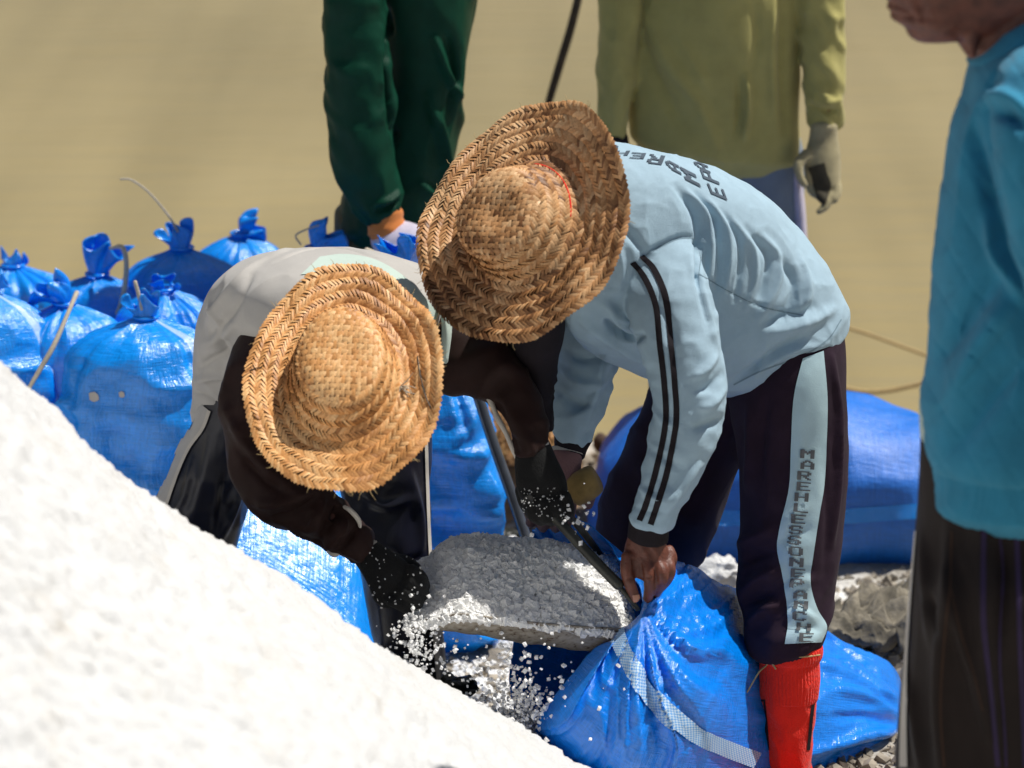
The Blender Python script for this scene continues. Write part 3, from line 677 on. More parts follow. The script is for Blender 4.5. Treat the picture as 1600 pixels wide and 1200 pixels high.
# ------------------------------------------------------------------ straw hats
def hat(label, cpx, cpy, Y, axis, R, Hc, rc, sx, sy, curl, mt, seed, name_strip='straw_strip', band=None, roll=0.0, shear=(0, 0), dent=.0, warp=.012):
    rnd = np.random.default_rng(seed); A = np.array(axis, float); A /= np.linalg.norm(A)
    ex = np.cross([0, 0, 1.0], A); ex = ex/np.linalg.norm(ex); ey = np.cross(A, ex)       # ex ~ image right, ey ~ image up
    O = P(cpx, cpy, Y)
    pr = catmull([(0, Hc), (.35*rc, Hc*.99), (.64*rc, Hc*.94), (.83*rc, Hc*.81), (.94*rc, Hc*.58), (1.02*rc, Hc*.30), (1.12*rc, .11*Hc), (1.27*rc, .02*Hc), (rc*1.27+(R-rc*1.27)*.5, .003), (R, .0)], 10)
    Ls = np.concatenate([[0], np.cumsum(np.linalg.norm(np.diff(pr, axis=0), axis=1))]); LT = Ls[-1]
    Lcr = float(np.interp(.84*rc, pr[:, 0], Ls)); Lb = float(Ls[np.argmax(pr[:, 0] > 1.1*rc)])
    def surf(L, th):
        r = np.interp(L, Ls, pr[:, 0]); h = np.interp(L, Ls, pr[:, 1])
        q = np.clip((r-rc*1.1)/(R-rc*1.1), 0, 1)
        wob = 1 + .018*np.sin(2*th+seed) + .012*np.sin(3*th+2*seed) + .006*np.sin(7*th+seed)*q
        x, y = r*np.cos(th)*sx*wob, r*np.sin(th)*sy*wob
        for (a, w_, amt) in curl:
            da = (th-a+math.pi) % (2*math.pi)-math.pi; h = h + amt*np.exp(-(da/w_)**2)*q**1.7
        h = h + q*warp*np.sin(5*th+seed) + .006*np.sin(9*th+r*40)*q
        hh = np.clip(h/Hc, 0, 1)*(1-q); x = x + shear[0]*hh; y = y + shear[1]*hh
        h = h - dent*np.exp(-((x-shear[0]-.02)**2+(y-shear[1])**2)/(.045**2))*(1-q)
        c, s_ = math.cos(roll), math.sin(roll); x, y = x*c-y*s_, x*s_+y*c
        return O + x[..., None]*ex + y[..., None]*ey + h[..., None]*A
    def frame(L, th):
        e = 1e-3; p = surf(L, th); dl = surf(L+e, th)-surf(np.maximum(L-e, 1e-5), th); dt = surf(L, th+e)-surf(L, th-e)
        n = np.cross(dl, dt); n /= np.linalg.norm(n, axis=-1, keepdims=True)+1e-12; n *= np.sign((n*A).sum(-1, keepdims=True)+1e-9) if False else 1
        return p, n
    root = thing('straw_hat', label, 'hat', O)
    th = np.linspace(0, 2*math.pi, 96, endpoint=False); Lg = np.linspace(.001, LT-.002, 60)
    Lm, Tm = np.meshgrid(Lg, th, indexing='ij'); p, n_ = frame(Lm, Tm); sgn = np.sign((n_*A).sum(-1).mean())
    V, F = rings_mesh(p - n_*sgn*.004, True, False); sh = obj('shell', (V, F), M['straw_under'], root)
    sm = sh.modifiers.new('thickness', 'SOLIDIFY'); sm.thickness = .002
    # strips: (centre L, theta, half length along, half width, slant)
    strips = []
    pitch = .0088; bw = .0135                        # each braid = two mirrored half bands
    L = Lcr; k = 0
    while L + bw*.5 < LT+.004:
        r = float(np.interp(L, Ls, pr[:, 0])); cnt = max(40, int(2*math.pi*r*(sx+sy)/2/pitch)); sl_ = 1 if k % 2 else -1
        t0 = rnd.uniform(0, 6.28)
        for j in range(cnt):
            strips.append((L+rnd.normal(0, .0007), t0 + 2*math.pi*(j+rnd.normal(0, .10))/cnt, r, bw*.86*rnd.uniform(.9, 1.12), pitch*.36*rnd.uniform(.82, 1.1), sl_*rnd.uniform(.68, .90), 0))
        L += bw*rnd.uniform(.93, 1.03); k += 1
    # crown top: over-under plain weave with wider strips
    cell = .0118; g = int(Lcr/cell)+1
    for i in range(-g, g+1):
        for j in range(-g, g+1):
            x, y = i*cell, j*cell; rr = math.hypot(x, y)
            if rr < Lcr+.003:
                strips.append((max(rr, .001), math.atan2(y, x), x, cell*.95, cell*.40, y, 1 if (i+j) % 2 else 2))
    def geo(st):
        mt_ = st[6]; a = np.linspace(-1, 1, 5); b = np.linspace(-1, 1, 3); Aa, Bb = np.meshgrid(a, b, indexing='ij')
        if mt_: Aa0, Bb0 = Aa, Bb; ja = rnd.normal(0, .10); Aa, Bb = Aa0 + ja*Bb0*.4, Bb0 - ja*Aa0*1.6
        lift = (.0018 if mt_ else .0023)*(1-np.abs(np.clip(Aa, -1, 1))**3.0) - .0007 + .0008*(1-Bb**2) + .0012*Bb
        if mt_ == 0:
            L0, t0, r, hl, hw, sl_ = st[:6]; ca, sa = math.cos(sl_), math.sin(sl_)
            dL = Aa*hl*ca*.95 - Bb*hw*sa; dt = (Aa*hl*sa + Bb*hw*ca*1.25)/max(r, .02)
            Lx, tx = L0+dL, t0+dt
        else:
            x, y, hl, hw = st[2], st[5], st[3], st[4]
            if mt_ == 1: X, Y_ = x+Aa*hl, y+Bb*hw
            else: X, Y_ = x+Bb*hw, y+Aa*hl
            Lx, tx = np.hypot(X, Y_), np.arctan2(Y_, X)
        return Lx, tx, lift
    pack = [geo(s) for s in strips]
    Lx = np.array([q[0] for q in pack]); tx = np.array([q[1] for q in pack]); lf = np.array([q[2] for q in pack])*rnd.uniform(.8, 1.5, (len(pack), 1, 1))
    Lx = np.clip(Lx, 5e-4, LT+.004)
    # at the rim let strip ends stick out
    p, n_ = frame(np.minimum(Lx, LT), tx); n_ = n_*sgn
    ov = np.clip(Lx-LT, 0, .02); pe, _ = frame(np.minimum(Lx, LT)-.004, tx); dr = p-pe; dr /= np.linalg.norm(dr, axis=-1, keepdims=True)+1e-9
    VV = p + n_*(lf+.0006)[..., None] + dr*ov[..., None]
    tint = np.clip(rnd.normal(.5, .24, len(pack)) + .45*vnoise(VV[:, 2, 1]*13, seed), 0, 1)
    fq = [(i*3+j, i*3+j+1, (i+1)*3+j+1, (i+1)*3+j) for i in range(4) for j in range(2)]
    top = [i for i, s in enumerate(strips) if s[6]]; rest = [i for i, s in enumerate(strips) if not s[6]]
    def strip_obj(name, ids):
        V = VV[ids].reshape(-1, 3); F = [tuple(a+o*15 for a in q) for o in range(len(ids)) for q in fq]
        me = mk_mesh(name, V, F); at = me.attributes.new('tint', 'FLOAT', 'POINT'); at.data.foreach_set('value', np.repeat(tint[ids], 15).astype(np.float32))
        return link(name, me, M[mt], root)
    for i in top[:298]: strip_obj(name_strip, [i])
    o = strip_obj('braid', rest); o['kind'] = 'stuff'
    # stray fibres at the rim
    fib = []
    for k in range(36):
        t = rnd.uniform(0, 6.28); a, _ = frame(np.array([LT]), np.array([t])); b, _ = frame(np.array([LT-.01]), np.array([t])); d = (a-b)[0]; d /= np.linalg.norm(d)
        q = a[0]; dd = d*rnd.uniform(.006, .016) + rnd.normal(0, .004, 3)
        fib.append(tube([q, q+dd*.5, q+dd+rnd.normal(0, .003, 3)], [.0007, .0006, .0003], 4, 1))
    o = obj('fibre', join(fib), M['straw_fresh' if mt == 'straw_fresh' else 'tan'] if False else M['tan_string'], root); o['kind'] = 'stuff'
    if band:
        q = np.linspace(.1, 1.5, 40); Lq = np.full(40, Lb-.004); pp, nn = frame(Lq, q)
        obj('hat_band', tube(pp+nn*sgn*.002, .0024, 6, 1), M[band], root)
    return root, bvh(sh)
hatR, hatR_tree = hat('weathered straw hat worn by the worker in light blue, brim rolled up over its crown', 822, 350, 7.62, (-.34, -.71, .61), .250, .098, .110, .95, 1.10,
    [(math.radians(48), .60, .062), (math.radians(200), .5, .02), (math.radians(-60), .6, .015)], 'straw_old', 5, band='red_knit', roll=.10, shear=(-.042, -.020), dent=.012, warp=.003)
hatL, hatL_tree = hat('golden straw hat on the worker in brown sleeves, frayed tuft on its brim', 538, 594, 7.42, (-.02, -.66, .75), .232, .092, .116, .91, 1.20,
    [(math.radians(10), .45, .045), (math.radians(190), .6, .012), (math.radians(-90), .7, .010), (math.radians(90), .5, .02)], 'straw_fresh', 11, roll=0, shear=(-.006, .012), dent=.006, warp=.004)
# frayed pale fibre knot and dark thread on the left hat
fr = []
hq = hit(hatL_tree, 622, 606)
for k in range(12):
    h = np.array(hq[0]) + hq[1]*.006; a = RNG.uniform(-2.4, 1.0); d = np.array([math.cos(a), -.35, math.sin(a)])*RNG.uniform(.015, .04)
    fr.append(tube([h, h+d*.5+RNG.normal(0, .004, 3), h+d+RNG.normal(0, .005, 3)], [.0014, .0012, .0006], 5, 2))
obj('frayed_knot', join(fr), M['string'], hatL)
def on(tree, pts, off=.003): return [np.array(h[0])+h[1]*off for h in (hit(tree, *q) for q in pts) if h]
for pts in ([(655, 560), (660, 590), (668, 622), (676, 640)], [(390, 583), (400, 579), (410, 577)]): obj('thread', tube(on(hatL_tree, pts, .008), .0012, 5, 3), M['rod'], hatL)

# ------------------------------------------------------------------ letters
BITS = {'M': "XX...XX XXX.XXX XXXXXXX XX.X.XX XX...XX XX...XX XX...XX", 'A': "..XXX.. .XX.XX. XX...XX XX...XX XXXXXXX XX...XX XX...XX", 'R': "XXXXXX. XX...XX XX...XX XXXXXX. XX.XX.. XX..XX. XX...XX",
    'E': "XXXXXXX XX..... XX..... XXXXXX. XX..... XX..... XXXXXXX", 'H': "XX...XX XX...XX XX...XX XXXXXXX XX...XX XX...XX XX...XX", 'L': "XX..... XX..... XX..... XX..... XX..... XX..... XXXXXXX",
    'S': ".XXXXX. XX...XX XX..... .XXXXX. .....XX XX...XX .XXXXX.", 'O': ".XXXXX. XX...XX XX...XX XX...XX XX...XX XX...XX .XXXXX.", 'N': "XX...XX XXX..XX XXXX.XX XX.XXXX XX..XXX XX...XX XX...XX",
    'P': "XXXXXX. XX...XX XX...XX XXXXXX. XX..... XX..... XX.....", 'C': ".XXXXX. XX...XX XX..... XX..... XX..... XX...XX .XXXXX."}
def glyph(ch):
    """bold block letter in a -1..1 square, built from small cells so that it follows the cloth"""
    V, F, idx = [], [], {}
    def vv(i, j):
        if (i, j) not in idx: idx[(i, j)] = len(V); V.append((2*i/14-1, 1-2*j/14))
        return idx[(i, j)]
    for r, row in enumerate(BITS[ch].split()):
        for c, q in enumerate(row):
            if q == 'X':
                for a in (0, 1):
                    for b in (0, 1): i, j = 2*c+a, 2*r+b; F.append((vv(i, j), vv(i, j+1), vv(i+1, j+1), vv(i+1, j)))
    return np.array(V), F
def lettering(name, tree, items, m, parent, off=.0022, flat=0):
    """items: (char, px, py, reading direction deg (image, y down), half width px, half height px)"""
    Vs, Fs = [], []
    for it in items:
        ch, px, py, a, hw, hh = it[:6]
        g, f = glyph(ch); a = math.radians(a); rd = np.array([math.cos(a), math.sin(a)]); up = np.array([math.sin(a), -math.cos(a)]) if len(it) < 7 else np.array(it[6])
        pos = np.array([px, py]) + g[:, :1]*hw*rd + g[:, 1:]*hh*up; hs = [hit(tree, *q) for q in pos]; o = len(Vs)
        idx = {}
        for i, h in enumerate(hs):
            if h: idx[i] = len(Vs); Vs.append(h[0]+h[1]*off)
        for q in f:
            if all(i in idx for i in q): Fs.append(tuple(idx[i] for i in q))
    return obj(name, (np.array(Vs), Fs), m, parent, smooth=True)

# ------------------------------------------------------------------ people
def vert(px, py, Y, z):
    """pixel column of a point straight below: keeps x, moves to height z"""
    p = P(px, py, Y); x, y = project(np.array([p[0], Y, z])); return float(x), float(y)
def leg_to_ground(sec, zs):
    """continue a leg straight down from its last section to heights zs"""
    out = []; a = P(sec[0], sec[1], sec[4]); b = P(sec[2], sec[3], sec[4]); c = (a+b)/2; h = abs(b[0]-a[0])/2
    for z, k in zs:
        ax, ay = project(np.array([c[0]-h*k, sec[4], z])); bx, by = project(np.array([c[0]+h*k, sec[4], z])); out.append((float(ax), float(ay), float(bx), float(by), sec[4], sec[5]*k))
    return out
def head_at(c, fwd, r=.095, up=(0, 0, 1)):
    """simple head facing fwd: skull, jaw, nose, ears, eye ridges, lips"""
    f = np.array(fwd, float); f /= np.linalg.norm(f); u = np.array(up, float); u -= f*u.dot(f); u /= np.linalg.norm(u); s_ = np.cross(f, u)
    ax = np.array([s_, f, u]); g = lambda x, y, z: np.asarray(c)+r*(x*s_+y*f+z*u)
    ps = [ball(g(0, -.08, .28), np.array([.80, 1.0, .92])*r, ax), ball(g(0, .22, -.38), np.array([.62, .72, .80])*r, ax), ball(g(0, .62, -.95), np.array([.30, .28, .22])*r, ax, 14, 8),
          tube([g(0, .86, .22), g(0, 1.04, -.12), g(0, 1.12, -.26)], [.10*r, .15*r, .17*r], 10, 3), ball(g(.0, .80, .32), np.array([.55, .18, .10])*r, ax, 14, 8),
          ball(g(0, .86, -.55), np.array([.30, .14, .07])*r, ax, 14, 8), ball(g(0, .84, -.68), np.array([.26, .14, .08])*r, ax, 14, 8)]
    for k in (-1, 1):
        ps += [ball(g(.80*k, -.05, -.02), np.array([.10, .22, .34])*r, ax, 12, 8), ball(g(.32*k, .74, .18), np.array([.14, .10, .09])*r, ax, 10, 8), ball(g(.42*k, .62, -.12), np.array([.24, .2, .18])*r, ax, 12, 8)]
    return ps
def shrunk(secs): return loft(secs, n=24, sub=4, inset=.28)

# ---- worker in light blue
RW_torso = [(1326, 482, 1128, 612, 8.10, .165), (1292, 416, 1072, 606, 8.09, .18), (1243, 356, 1022, 590, 8.07, .19), (1182, 299, 985, 574, 8.03, .20), (1100, 259, 942, 556, 7.99, .205), (1020, 239, 905, 530, 7.93, .20), (955, 226, 880, 500, 7.87, .17), (885, 250, 850, 430, 7.80, .11)]
RW_near = [(975, 392, 1082, 368, 7.85, .075), (972, 450, 1098, 412, 7.79, .085), (988, 510, 1114, 468, 7.75, .088), (1006, 560, 1126, 528, 7.72, .085), (1019, 612, 1135, 596, 7.70, .08), (1019, 660, 1130, 654, 7.69, .076), (1009, 715, 1108, 712, 7.68, .07), (996, 768, 1078, 772, 7.67, .062), (980, 806, 1046, 824, 7.66, .05)]
RW_far = [(850, 440, 985, 500, 8.10, .085), (868, 520, 966, 548, 8.08, .08), (867, 570, 956, 590, 8.06, .075), (860, 625, 946, 636, 8.04, .07), (858, 662, 932, 670, 8.02, .06), (868, 682, 926, 692, 8.01, .05)]
RW_legN = [(1138, 560, 1316, 496, 8.10, .165), (1136, 622, 1323, 556, 8.08, .16), (1150, 700, 1323, 680, 8.05, .12), (1154, 790, 1321, 780, 8.03, .11), (1150, 870, 1314, 868, 8.01, .105), (1146, 920, 1308, 915, 7.99, .10), (1158, 960, 1302, 950, 7.97, .095), (1160, 990, 1294, 978, 7.95, .092), (1166, 1017, 1286, 1003, 7.94, .08)]
RW_legF = [(1030, 560, 1210, 600, 8.22, .15), (1008, 630, 1170, 690, 8.24, .13), (966, 716, 1142, 772, 8.26, .12), (938, 790, 1106, 856, 8.30, .11), (930, 850, 1068, 920, 8.34, .10), (940, 930, 1048, 990, 8.38, .09)]
RW_legF2 = RW_legF + leg_to_ground(RW_legF[-1], [(.30, .9), (.12, .75)])
def worker_blue():
    root = thing('person', 'bending worker in a light blue sweater and dark trousers, wearing a red sock', 'person', (*P(1200, 900, 8.05)[:2], 0))
    # jacket: torso and sleeves in one cloth surface
    t = fuse('jacket', [loft(RW_torso, 56, 10, sq=2.15), loft(RW_near, 40, 10, (.006, 26, .8, 3, (.35, 1.2))), loft(RW_far, 40, 10, (.009, 20, .9, 6))], .0045, 6)
    crumple(t, .0035, (9, 7, 7), 3); crumple(t, .0014, (26, 20, 22), 6)
    st = []
    # long drag folds from the shoulder blade down the side
    for pts, wd, ht in [([(1062, 300), (1084, 330), (1092, 372), (1090, 440)], .010, -.013), ([(1074, 300), (1100, 330), (1110, 375), (1108, 432)], .008, .011), ([(1090, 305), (1117, 340), (1124, 390), (1120, 450)], .008, -.011),
        ([(1108, 315), (1134, 350), (1140, 400), (1134, 455)], .008, .009), ([(1125, 330), (1152, 365), (1158, 410), (1148, 470)], .008, -.009), ([(1150, 350), (1175, 385), (1180, 430), (1166, 480)], .009, .008),
        ([(1168, 360), (1200, 400), (1196, 440), (1184, 470)], .010, -.010), ([(1192, 370), (1218, 405), (1212, 450), (1186, 500)], .010, .010),
        ([(1215, 400), (1240, 440), (1236, 475), (1215, 500)], .013, -.012), ([(1250, 400), (1262, 440), (1258, 475), (1236, 500)], .012, .011), ([(1200, 520), (1240, 512), (1276, 498), (1304, 482)], .014, .012), ([(1196, 505), (1236, 494), (1270, 478)], .012, -.012),
        ([(1185, 580), (1215, 560), (1250, 545), (1290, 540)], .010, .009), ([(1140, 600), (1180, 570), (1225, 540), (1262, 524)], .012, -.009),
        ([(1085, 372), (1094, 400), (1092, 440), (1104, 500)], .008, -.016), ([(1000, 402), (1030, 384), (1060, 371), (1084, 370)], .005, -.006), ([(952, 330), (990, 372), (1010, 398)], .010, -.009), ([(938, 340), (966, 400), (968, 450)], .012, .010), ([(1090, 425), (1140, 455), (1190, 478), (1255, 492)], .0035, -.0035),
        ([(935, 470), (962, 490), (985, 505)], .012, .012), ([(950, 500), (962, 518), (985, 530), (1004, 525)], .008, -.022), ([(948, 488), (968, 506), (990, 512)], .007, .010), ([(905, 500), (940, 525), (985, 555), (1010, 570)], .012, .008),
        # near sleeve: elbow breaks
        ([(1030, 470), (1050, 520), (1058, 580)], .012, -.008), ([(1080, 400), (1100, 470), (1120, 540)], .012, .008), ([(1120, 555), (1100, 580), (1080, 590)], .010, .012), ([(1128, 585), (1108, 605), (1086, 612)], .010, -.010),
        ([(1132, 610), (1110, 632), (1090, 638)], .010, .011), ([(1126, 655), (1105, 665), (1085, 668)], .010, -.008), ([(1020, 640), (1040, 660), (1060, 668)], .010, .007), ([(1010, 700), (1035, 715), (1060, 730)], .010, -.007), ([(1090, 730), (1060, 770), (1040, 800)], .012, .010), ([(998, 760), (1020, 778), (1040, 782)], .008, .008), ([(988, 790), (1010, 800), (1035, 800)], .007, -.006),
        # far sleeve
        ([(880, 545), (910, 560), (945, 556)], .010, -.010), ([(875, 575), (905, 600), (940, 600)], .010, .010), ([(870, 610), (900, 632), (930, 630)], .010, -.010), ([(940, 560), (930, 610), (915, 660)], .012, .010)]:
        st.append((pts, wd, ht*1.25))
    sculpt(t, st)
    j = link('jacket', t, M['jacket_blue'], root); jt = bvh(j)
    for A, B in (([(984, 412), (1003, 436), (1020, 478), (1027, 540), (1034, 600), (1036, 660), (1022, 730), (1006, 785), (995, 812)], [(992, 408), (1012, 433), (1029, 476), (1036, 540), (1043, 600), (1045, 660), (1031, 732), (1015, 787), (1004, 815)]),
                 ([(998, 402), (1018, 424), (1036, 470), (1044, 540), (1050, 600), (1052, 660), (1038, 735), (1021, 792), (1012, 818)], [(1006, 398), (1027, 420), (1046, 468), (1053, 540), (1059, 600), (1061, 660), (1047, 738), (1030, 795), (1021, 821)])):
        rb, uv = ribbon(jt, A, B, 90, 4, .0016); obj('sleeve_stripe', rb, M['stripe_dark'], j, uv=uv)
    for pts in ([(1146, 600), (1190, 578), (1250, 556), (1292, 530), (1314, 498)], [(1092, 427), (1140, 455), (1190, 478), (1255, 492)], [(1000, 403), (1030, 385), (1060, 372), (1084, 371)], [(1084, 372), (1094, 400), (1092, 440), (1106, 500)]):
        rb, uv = ribbon(jt, pts, [(x+.8, y+2.2) for x, y in pts], 60, 3, .0008); obj('seam', rb, M['seam'], j, uv=uv)
    its = [('M', 1078, 277, -115, 10, 13, (-.88, -.45)), ('A', 1051, 261, -110, 7, 12, (-.86, -.45)), ('R', 1024, 250, -172, 11, 8, (-.35, .8)), ('E', 996, 244, -176, 10, 5, (-.4, .8)), ('H', 971, 240, -180, 10, 4, (-.5, .8)), ('L', 955, 231, -165, 9, 4), ('E', 943, 225, -160, 8, 4),
           ('E', 1120, 300, -112, 8, 13, (-.92, -.38)), ('P', 1108, 276, -112, 8, 13, (-.92, -.38)), ('A', 1096, 261, -115, 6, 12, (-.9, -.4))]
    lettering('back_print', jt, [(q[0], q[1], q[2], q[3], q[4]*1.12, q[5]*1.08, *q[6:]) for q in its], M['print_dark'], j)
    # dark knit cuffs
    obj('cuff', loft([(985, 800, 1044, 816, 7.66, .045), (982, 822, 1045, 834, 7.66, .042), (980, 838, 1044, 846, 7.66, .040)], 28, 4), M['stripe_dark'], j)
    obj('cuff', loft([(866, 676, 926, 688, 8.01, .046), (866, 694, 918, 702, 8.0, .042), (868, 708, 914, 714, 8.0, .038)], 28, 4), M['stripe_dark'], j)
    # trousers
    tr = fuse('trousers', [loft(RW_legN, 48, 10, (.006, 11, .9, 12, (.5, 1.3))), loft(RW_legF2, 48, 8, (.008, 9, .8, 15))], .005, 5)
    crumple(tr, .004, (7, 7, 4), 21)
    sculpt(tr, [(p_, w_, (.55 if 1212 < p_[0][0] < 1290 else 1.5)*h_) for p_, w_, h_ in [([(1152, 850), (1180, 838), (1210, 822)], .014, .012), ([(1150, 880), (1180, 870), (1208, 862)], .012, -.010), ([(1156, 930), (1185, 905), (1215, 890)], .014, .014), ([(1170, 975), (1190, 955), (1215, 945)], .012, .012), ([(1160, 945), (1185, 935), (1210, 925)], .010, -.012),
        ([(1300, 560), (1310, 650), (1308, 760), (1300, 850)], .012, .010), ([(1285, 700), (1292, 800), (1288, 900)], .010, -.008), ([(1215, 835), (1235, 812), (1262, 790)], .012, .011), ([(1218, 850), (1240, 835), (1268, 825)], .010, -.011), ([(1225, 930), (1248, 912), (1272, 905)], .010, .012), ([(1222, 915), (1245, 900), (1266, 890)], .009, -.011),
        ([(1228, 965), (1250, 955), (1272, 968)], .010, .013), ([(1230, 985), (1255, 978), (1280, 985)], .009, -.010), ([(1255, 640), (1245, 720), (1230, 780)], .012, .007), ([(1170, 640), (1172, 700), (1166, 760)], .014, .008), ([(1200, 620), (1190, 680), (1186, 760)], .014, -.008)]])
    t_ = link('trousers', tr, M['plum'], root); tt = bvh(t_)
    rb, uv = ribbon(tt, [(1254, 560), (1240, 620), (1236, 690), (1233, 760), (1217, 830), (1215, 860), (1226, 920), (1231, 970), (1226, 1006)], [(1286, 548), (1292, 620), (1291, 690), (1288, 750), (1279, 810), (1270, 870), (1266, 910), (1276, 950), (1291, 978), (1283, 1003)], 110, 12, .0022)
    pn = obj('side_panel', rb, M['panel_blue'], t_, uv=uv); ptree = bvh(pn)
    word = 'MAREHLESSONEPANCHE'; ys = [709+16.9*k for k in range(18)]; xs = [1261, 1261, 1256, 1255, 1252, 1251, 1247, 1243, 1241, 1243, 1244, 1246, 1245, 1250, 1251, 1249, 1255, 1259]
    lettering('side_print', ptree, [(c, x, y, 4, 11, 6.9) for c, x, y in zip(word, xs, ys)], M['print'], t_, .0035)
    # red sock with rolled top and foot below
    so_ = loft([(1186, 1006, 1282, 1004, 7.93, .062), (1183, 1014, 1284, 1012, 7.93, .064), (1183, 1026, 1284, 1026, 7.93, .064), (1187, 1031, 1280, 1031, 7.93, .059), (1187, 1060, 1281, 1058, 7.93, .060), (1190, 1095, 1276, 1094, 7.93, .057), (1195, 1140, 1270, 1140, 7.93, .052), (1199, 1200, 1269, 1200, 7.93, .048), (1200, 1222, 1268, 1222, 7.93, .048)], 48, 8, (.006, 16, .8, 4))
    foot = tube([P(1234, 1215, 7.93), P(1230, 1236, 7.88), P(1224, 1250, 7.78), P(1220, 1256, 7.70)], [.047, .047, .042, .034], 16, 4)
    sm = fuse('sock', [so_, foot], .004, 3); sk = link('sock', sm, M['red_knit'], root); stree = bvh(sk)
    for A, B in (([(1190, 1093), (1195, 1130), (1199, 1172)], [(1196, 1093), (1200, 1130), (1203, 1172)]), ([(1268, 1096), (1264, 1130), (1260, 1172)], [(1273, 1096), (1269, 1130), (1265, 1172)])):
        rb, uv = ribbon(stree, A, B, 24, 3, .0015); obj('sock_stripe', rb, M['stripe_dark'], sk, uv=uv)
    tq = np.linspace(0, 2*math.pi, 200, endpoint=False); rows = []
    for y, a0, b0, k in ((1004, 1187, 1281, .063), (1010, 1182, 1285, .066), (1022, 1182, 1285, .066), (1029, 1185, 1282, .063), (1033, 1187, 1280, .0605), (1060, 1187, 1281, .0615), (1088, 1190, 1278, .0595), (1092, 1192, 1276, .057)):
        a, b = P(a0, y, 7.93), P(b0, y, 7.93); c = (a+b)/2; rx = (b[0]-a[0])/2
        rb_ = 1 + .016*np.sin(50*tq); rows.append(np.stack([c[0]+rx*np.cos(tq)*rb_, c[1]+k*np.sin(tq)*rb_, c[2]+.0015*np.sin(3*tq)+0*tq], -1))
    rt = obj('ribbed_top', rings_mesh(catmull(np.array(rows).reshape(8, -1), 4).reshape(-1, 200, 3), False, False), M['red_knit'], sk); stree = bvh(sk, rt)
    ring = on(stree, [(1188, 1022), (1205, 1026), (1230, 1025), (1255, 1026), (1280, 1023)], .002)
    obj('straw_tie', join([tube(ring, .0022, 6, 3), tube(on(stree, [(1205, 1018), (1206, 1026), (1198, 1038)], .004)+[P(1186, 1050, 7.86), P(1174, 1070, 7.86), P(1160, 1094, 7.86)], .002, 6, 3), tube(on(stree, [(1205, 1024), (1208, 1034), (1212, 1044)], .004), .0022, 6, 3)]), M['tan_string'], sk)
    # body under the clothes, bare left hand pinching the sack
    hY = 7.645
    hand = [loft([(984, 826, 1040, 838, 7.66, .028), (975, 858, 1043, 862, 7.655, .026), (974, 880, 1046, 886, 7.65, .025), (984, 896, 1044, 902, 7.645, .022)], 28, 5),
            ptube([(981, 868, hY-.01, 11), (979, 890, hY-.02, 10.5), (984, 912, hY-.025, 10), (993, 936, hY-.02, 8.5)], 12), ptube([(1008, 876, hY-.005, 11), (1014, 898, hY-.02, 11), (1015, 918, hY-.015, 9.5), (1012, 936, hY, 8)], 12),
            ptube([(1026, 878, hY+.0, 11), (1034, 896, hY-.02, 11), (1032, 914, hY-.005, 9.5), (1024, 928, hY+.02, 8)], 12), ptube([(1040, 872, hY+.015, 10.5), (1047, 890, hY-.002, 10), (1042, 906, hY+.015, 9), (1032, 918, hY+.03, 8)], 12), ptube([(1044, 858, hY+.03, 9.5), (1050, 872, hY+.02, 9), (1046, 890, hY+.035, 8)], 12)]
    hc = P(826, 350, 7.62); ax = np.array((-.34, -.71, .61)); ax /= np.linalg.norm(ax); hc = hc - ax*.045
    body = hand + [shrunk(RW_torso), shrunk(RW_near), shrunk(RW_far), shrunk(RW_legN), shrunk(RW_legF2), loft([(1200, 1000, 1268, 1000, 7.94, .04), (1206, 1100, 1262, 1100, 7.93, .036), (1210, 1215, 1258, 1215, 7.93, .03)], 20, 4),
        tube([P(930, 370, 7.88), P(880, 375, 7.78), hc], [.075, .06, .06], 16, 3), ptube([(960, 800, 7.66, 1), (1012, 830, 7.66, 22)], 12) if False else loft([(990, 790, 1040, 802, 7.66, .03), (986, 832, 1040, 842, 7.66, .028)], 20, 4)]
    face = np.cross(ax, np.cross([-.2, -.6, -1.0], ax)); body += head_at(hc - ax*.03, face, .088, ax)
    bm_ = fuse('body', body, .0034, 3); bo = link('body', bm_, M['skin'], root); bt = bvh(bo)
    sculpt(bm_, [([(984, 862), (990, 880), (988, 900)], .006, -.003), ([(1000, 850), (1010, 868), (1016, 884)], .005, .003), ([(1016, 848), (1026, 866), (1030, 880)], .005, .003), ([(1000, 882), (1004, 900), (1005, 920)], .004, -.004), ([(1022, 886), (1025, 902), (1023, 918)], .004, -.004), ([(1008, 902), (1020, 903)], .003, -.003), ([(976, 905), (988, 903)], .003, -.003)])
    rb, uv = ribbon(bvh(bo), [(988, 930), (990, 940), (993, 946)], [(998, 929), (1000, 938), (999, 945)], 10, 6, .0012); obj('nail', rb, M['nail'], bo, uv=uv)
    # dark cloth hanging from the hat round the face, knitted glove on the far hand
    obj('face_cloth', loft([(790, 440, 890, 440, 7.76, .09), (792, 500, 884, 505, 7.80, .09), (800, 560, 872, 562, 7.84, .07), (822, 620, 866, 622, 7.88, .05), (838, 668, 866, 668, 7.90, .03)], 32, 6, (.006, 20, 1, 5)), M['stripe_dark'], root)
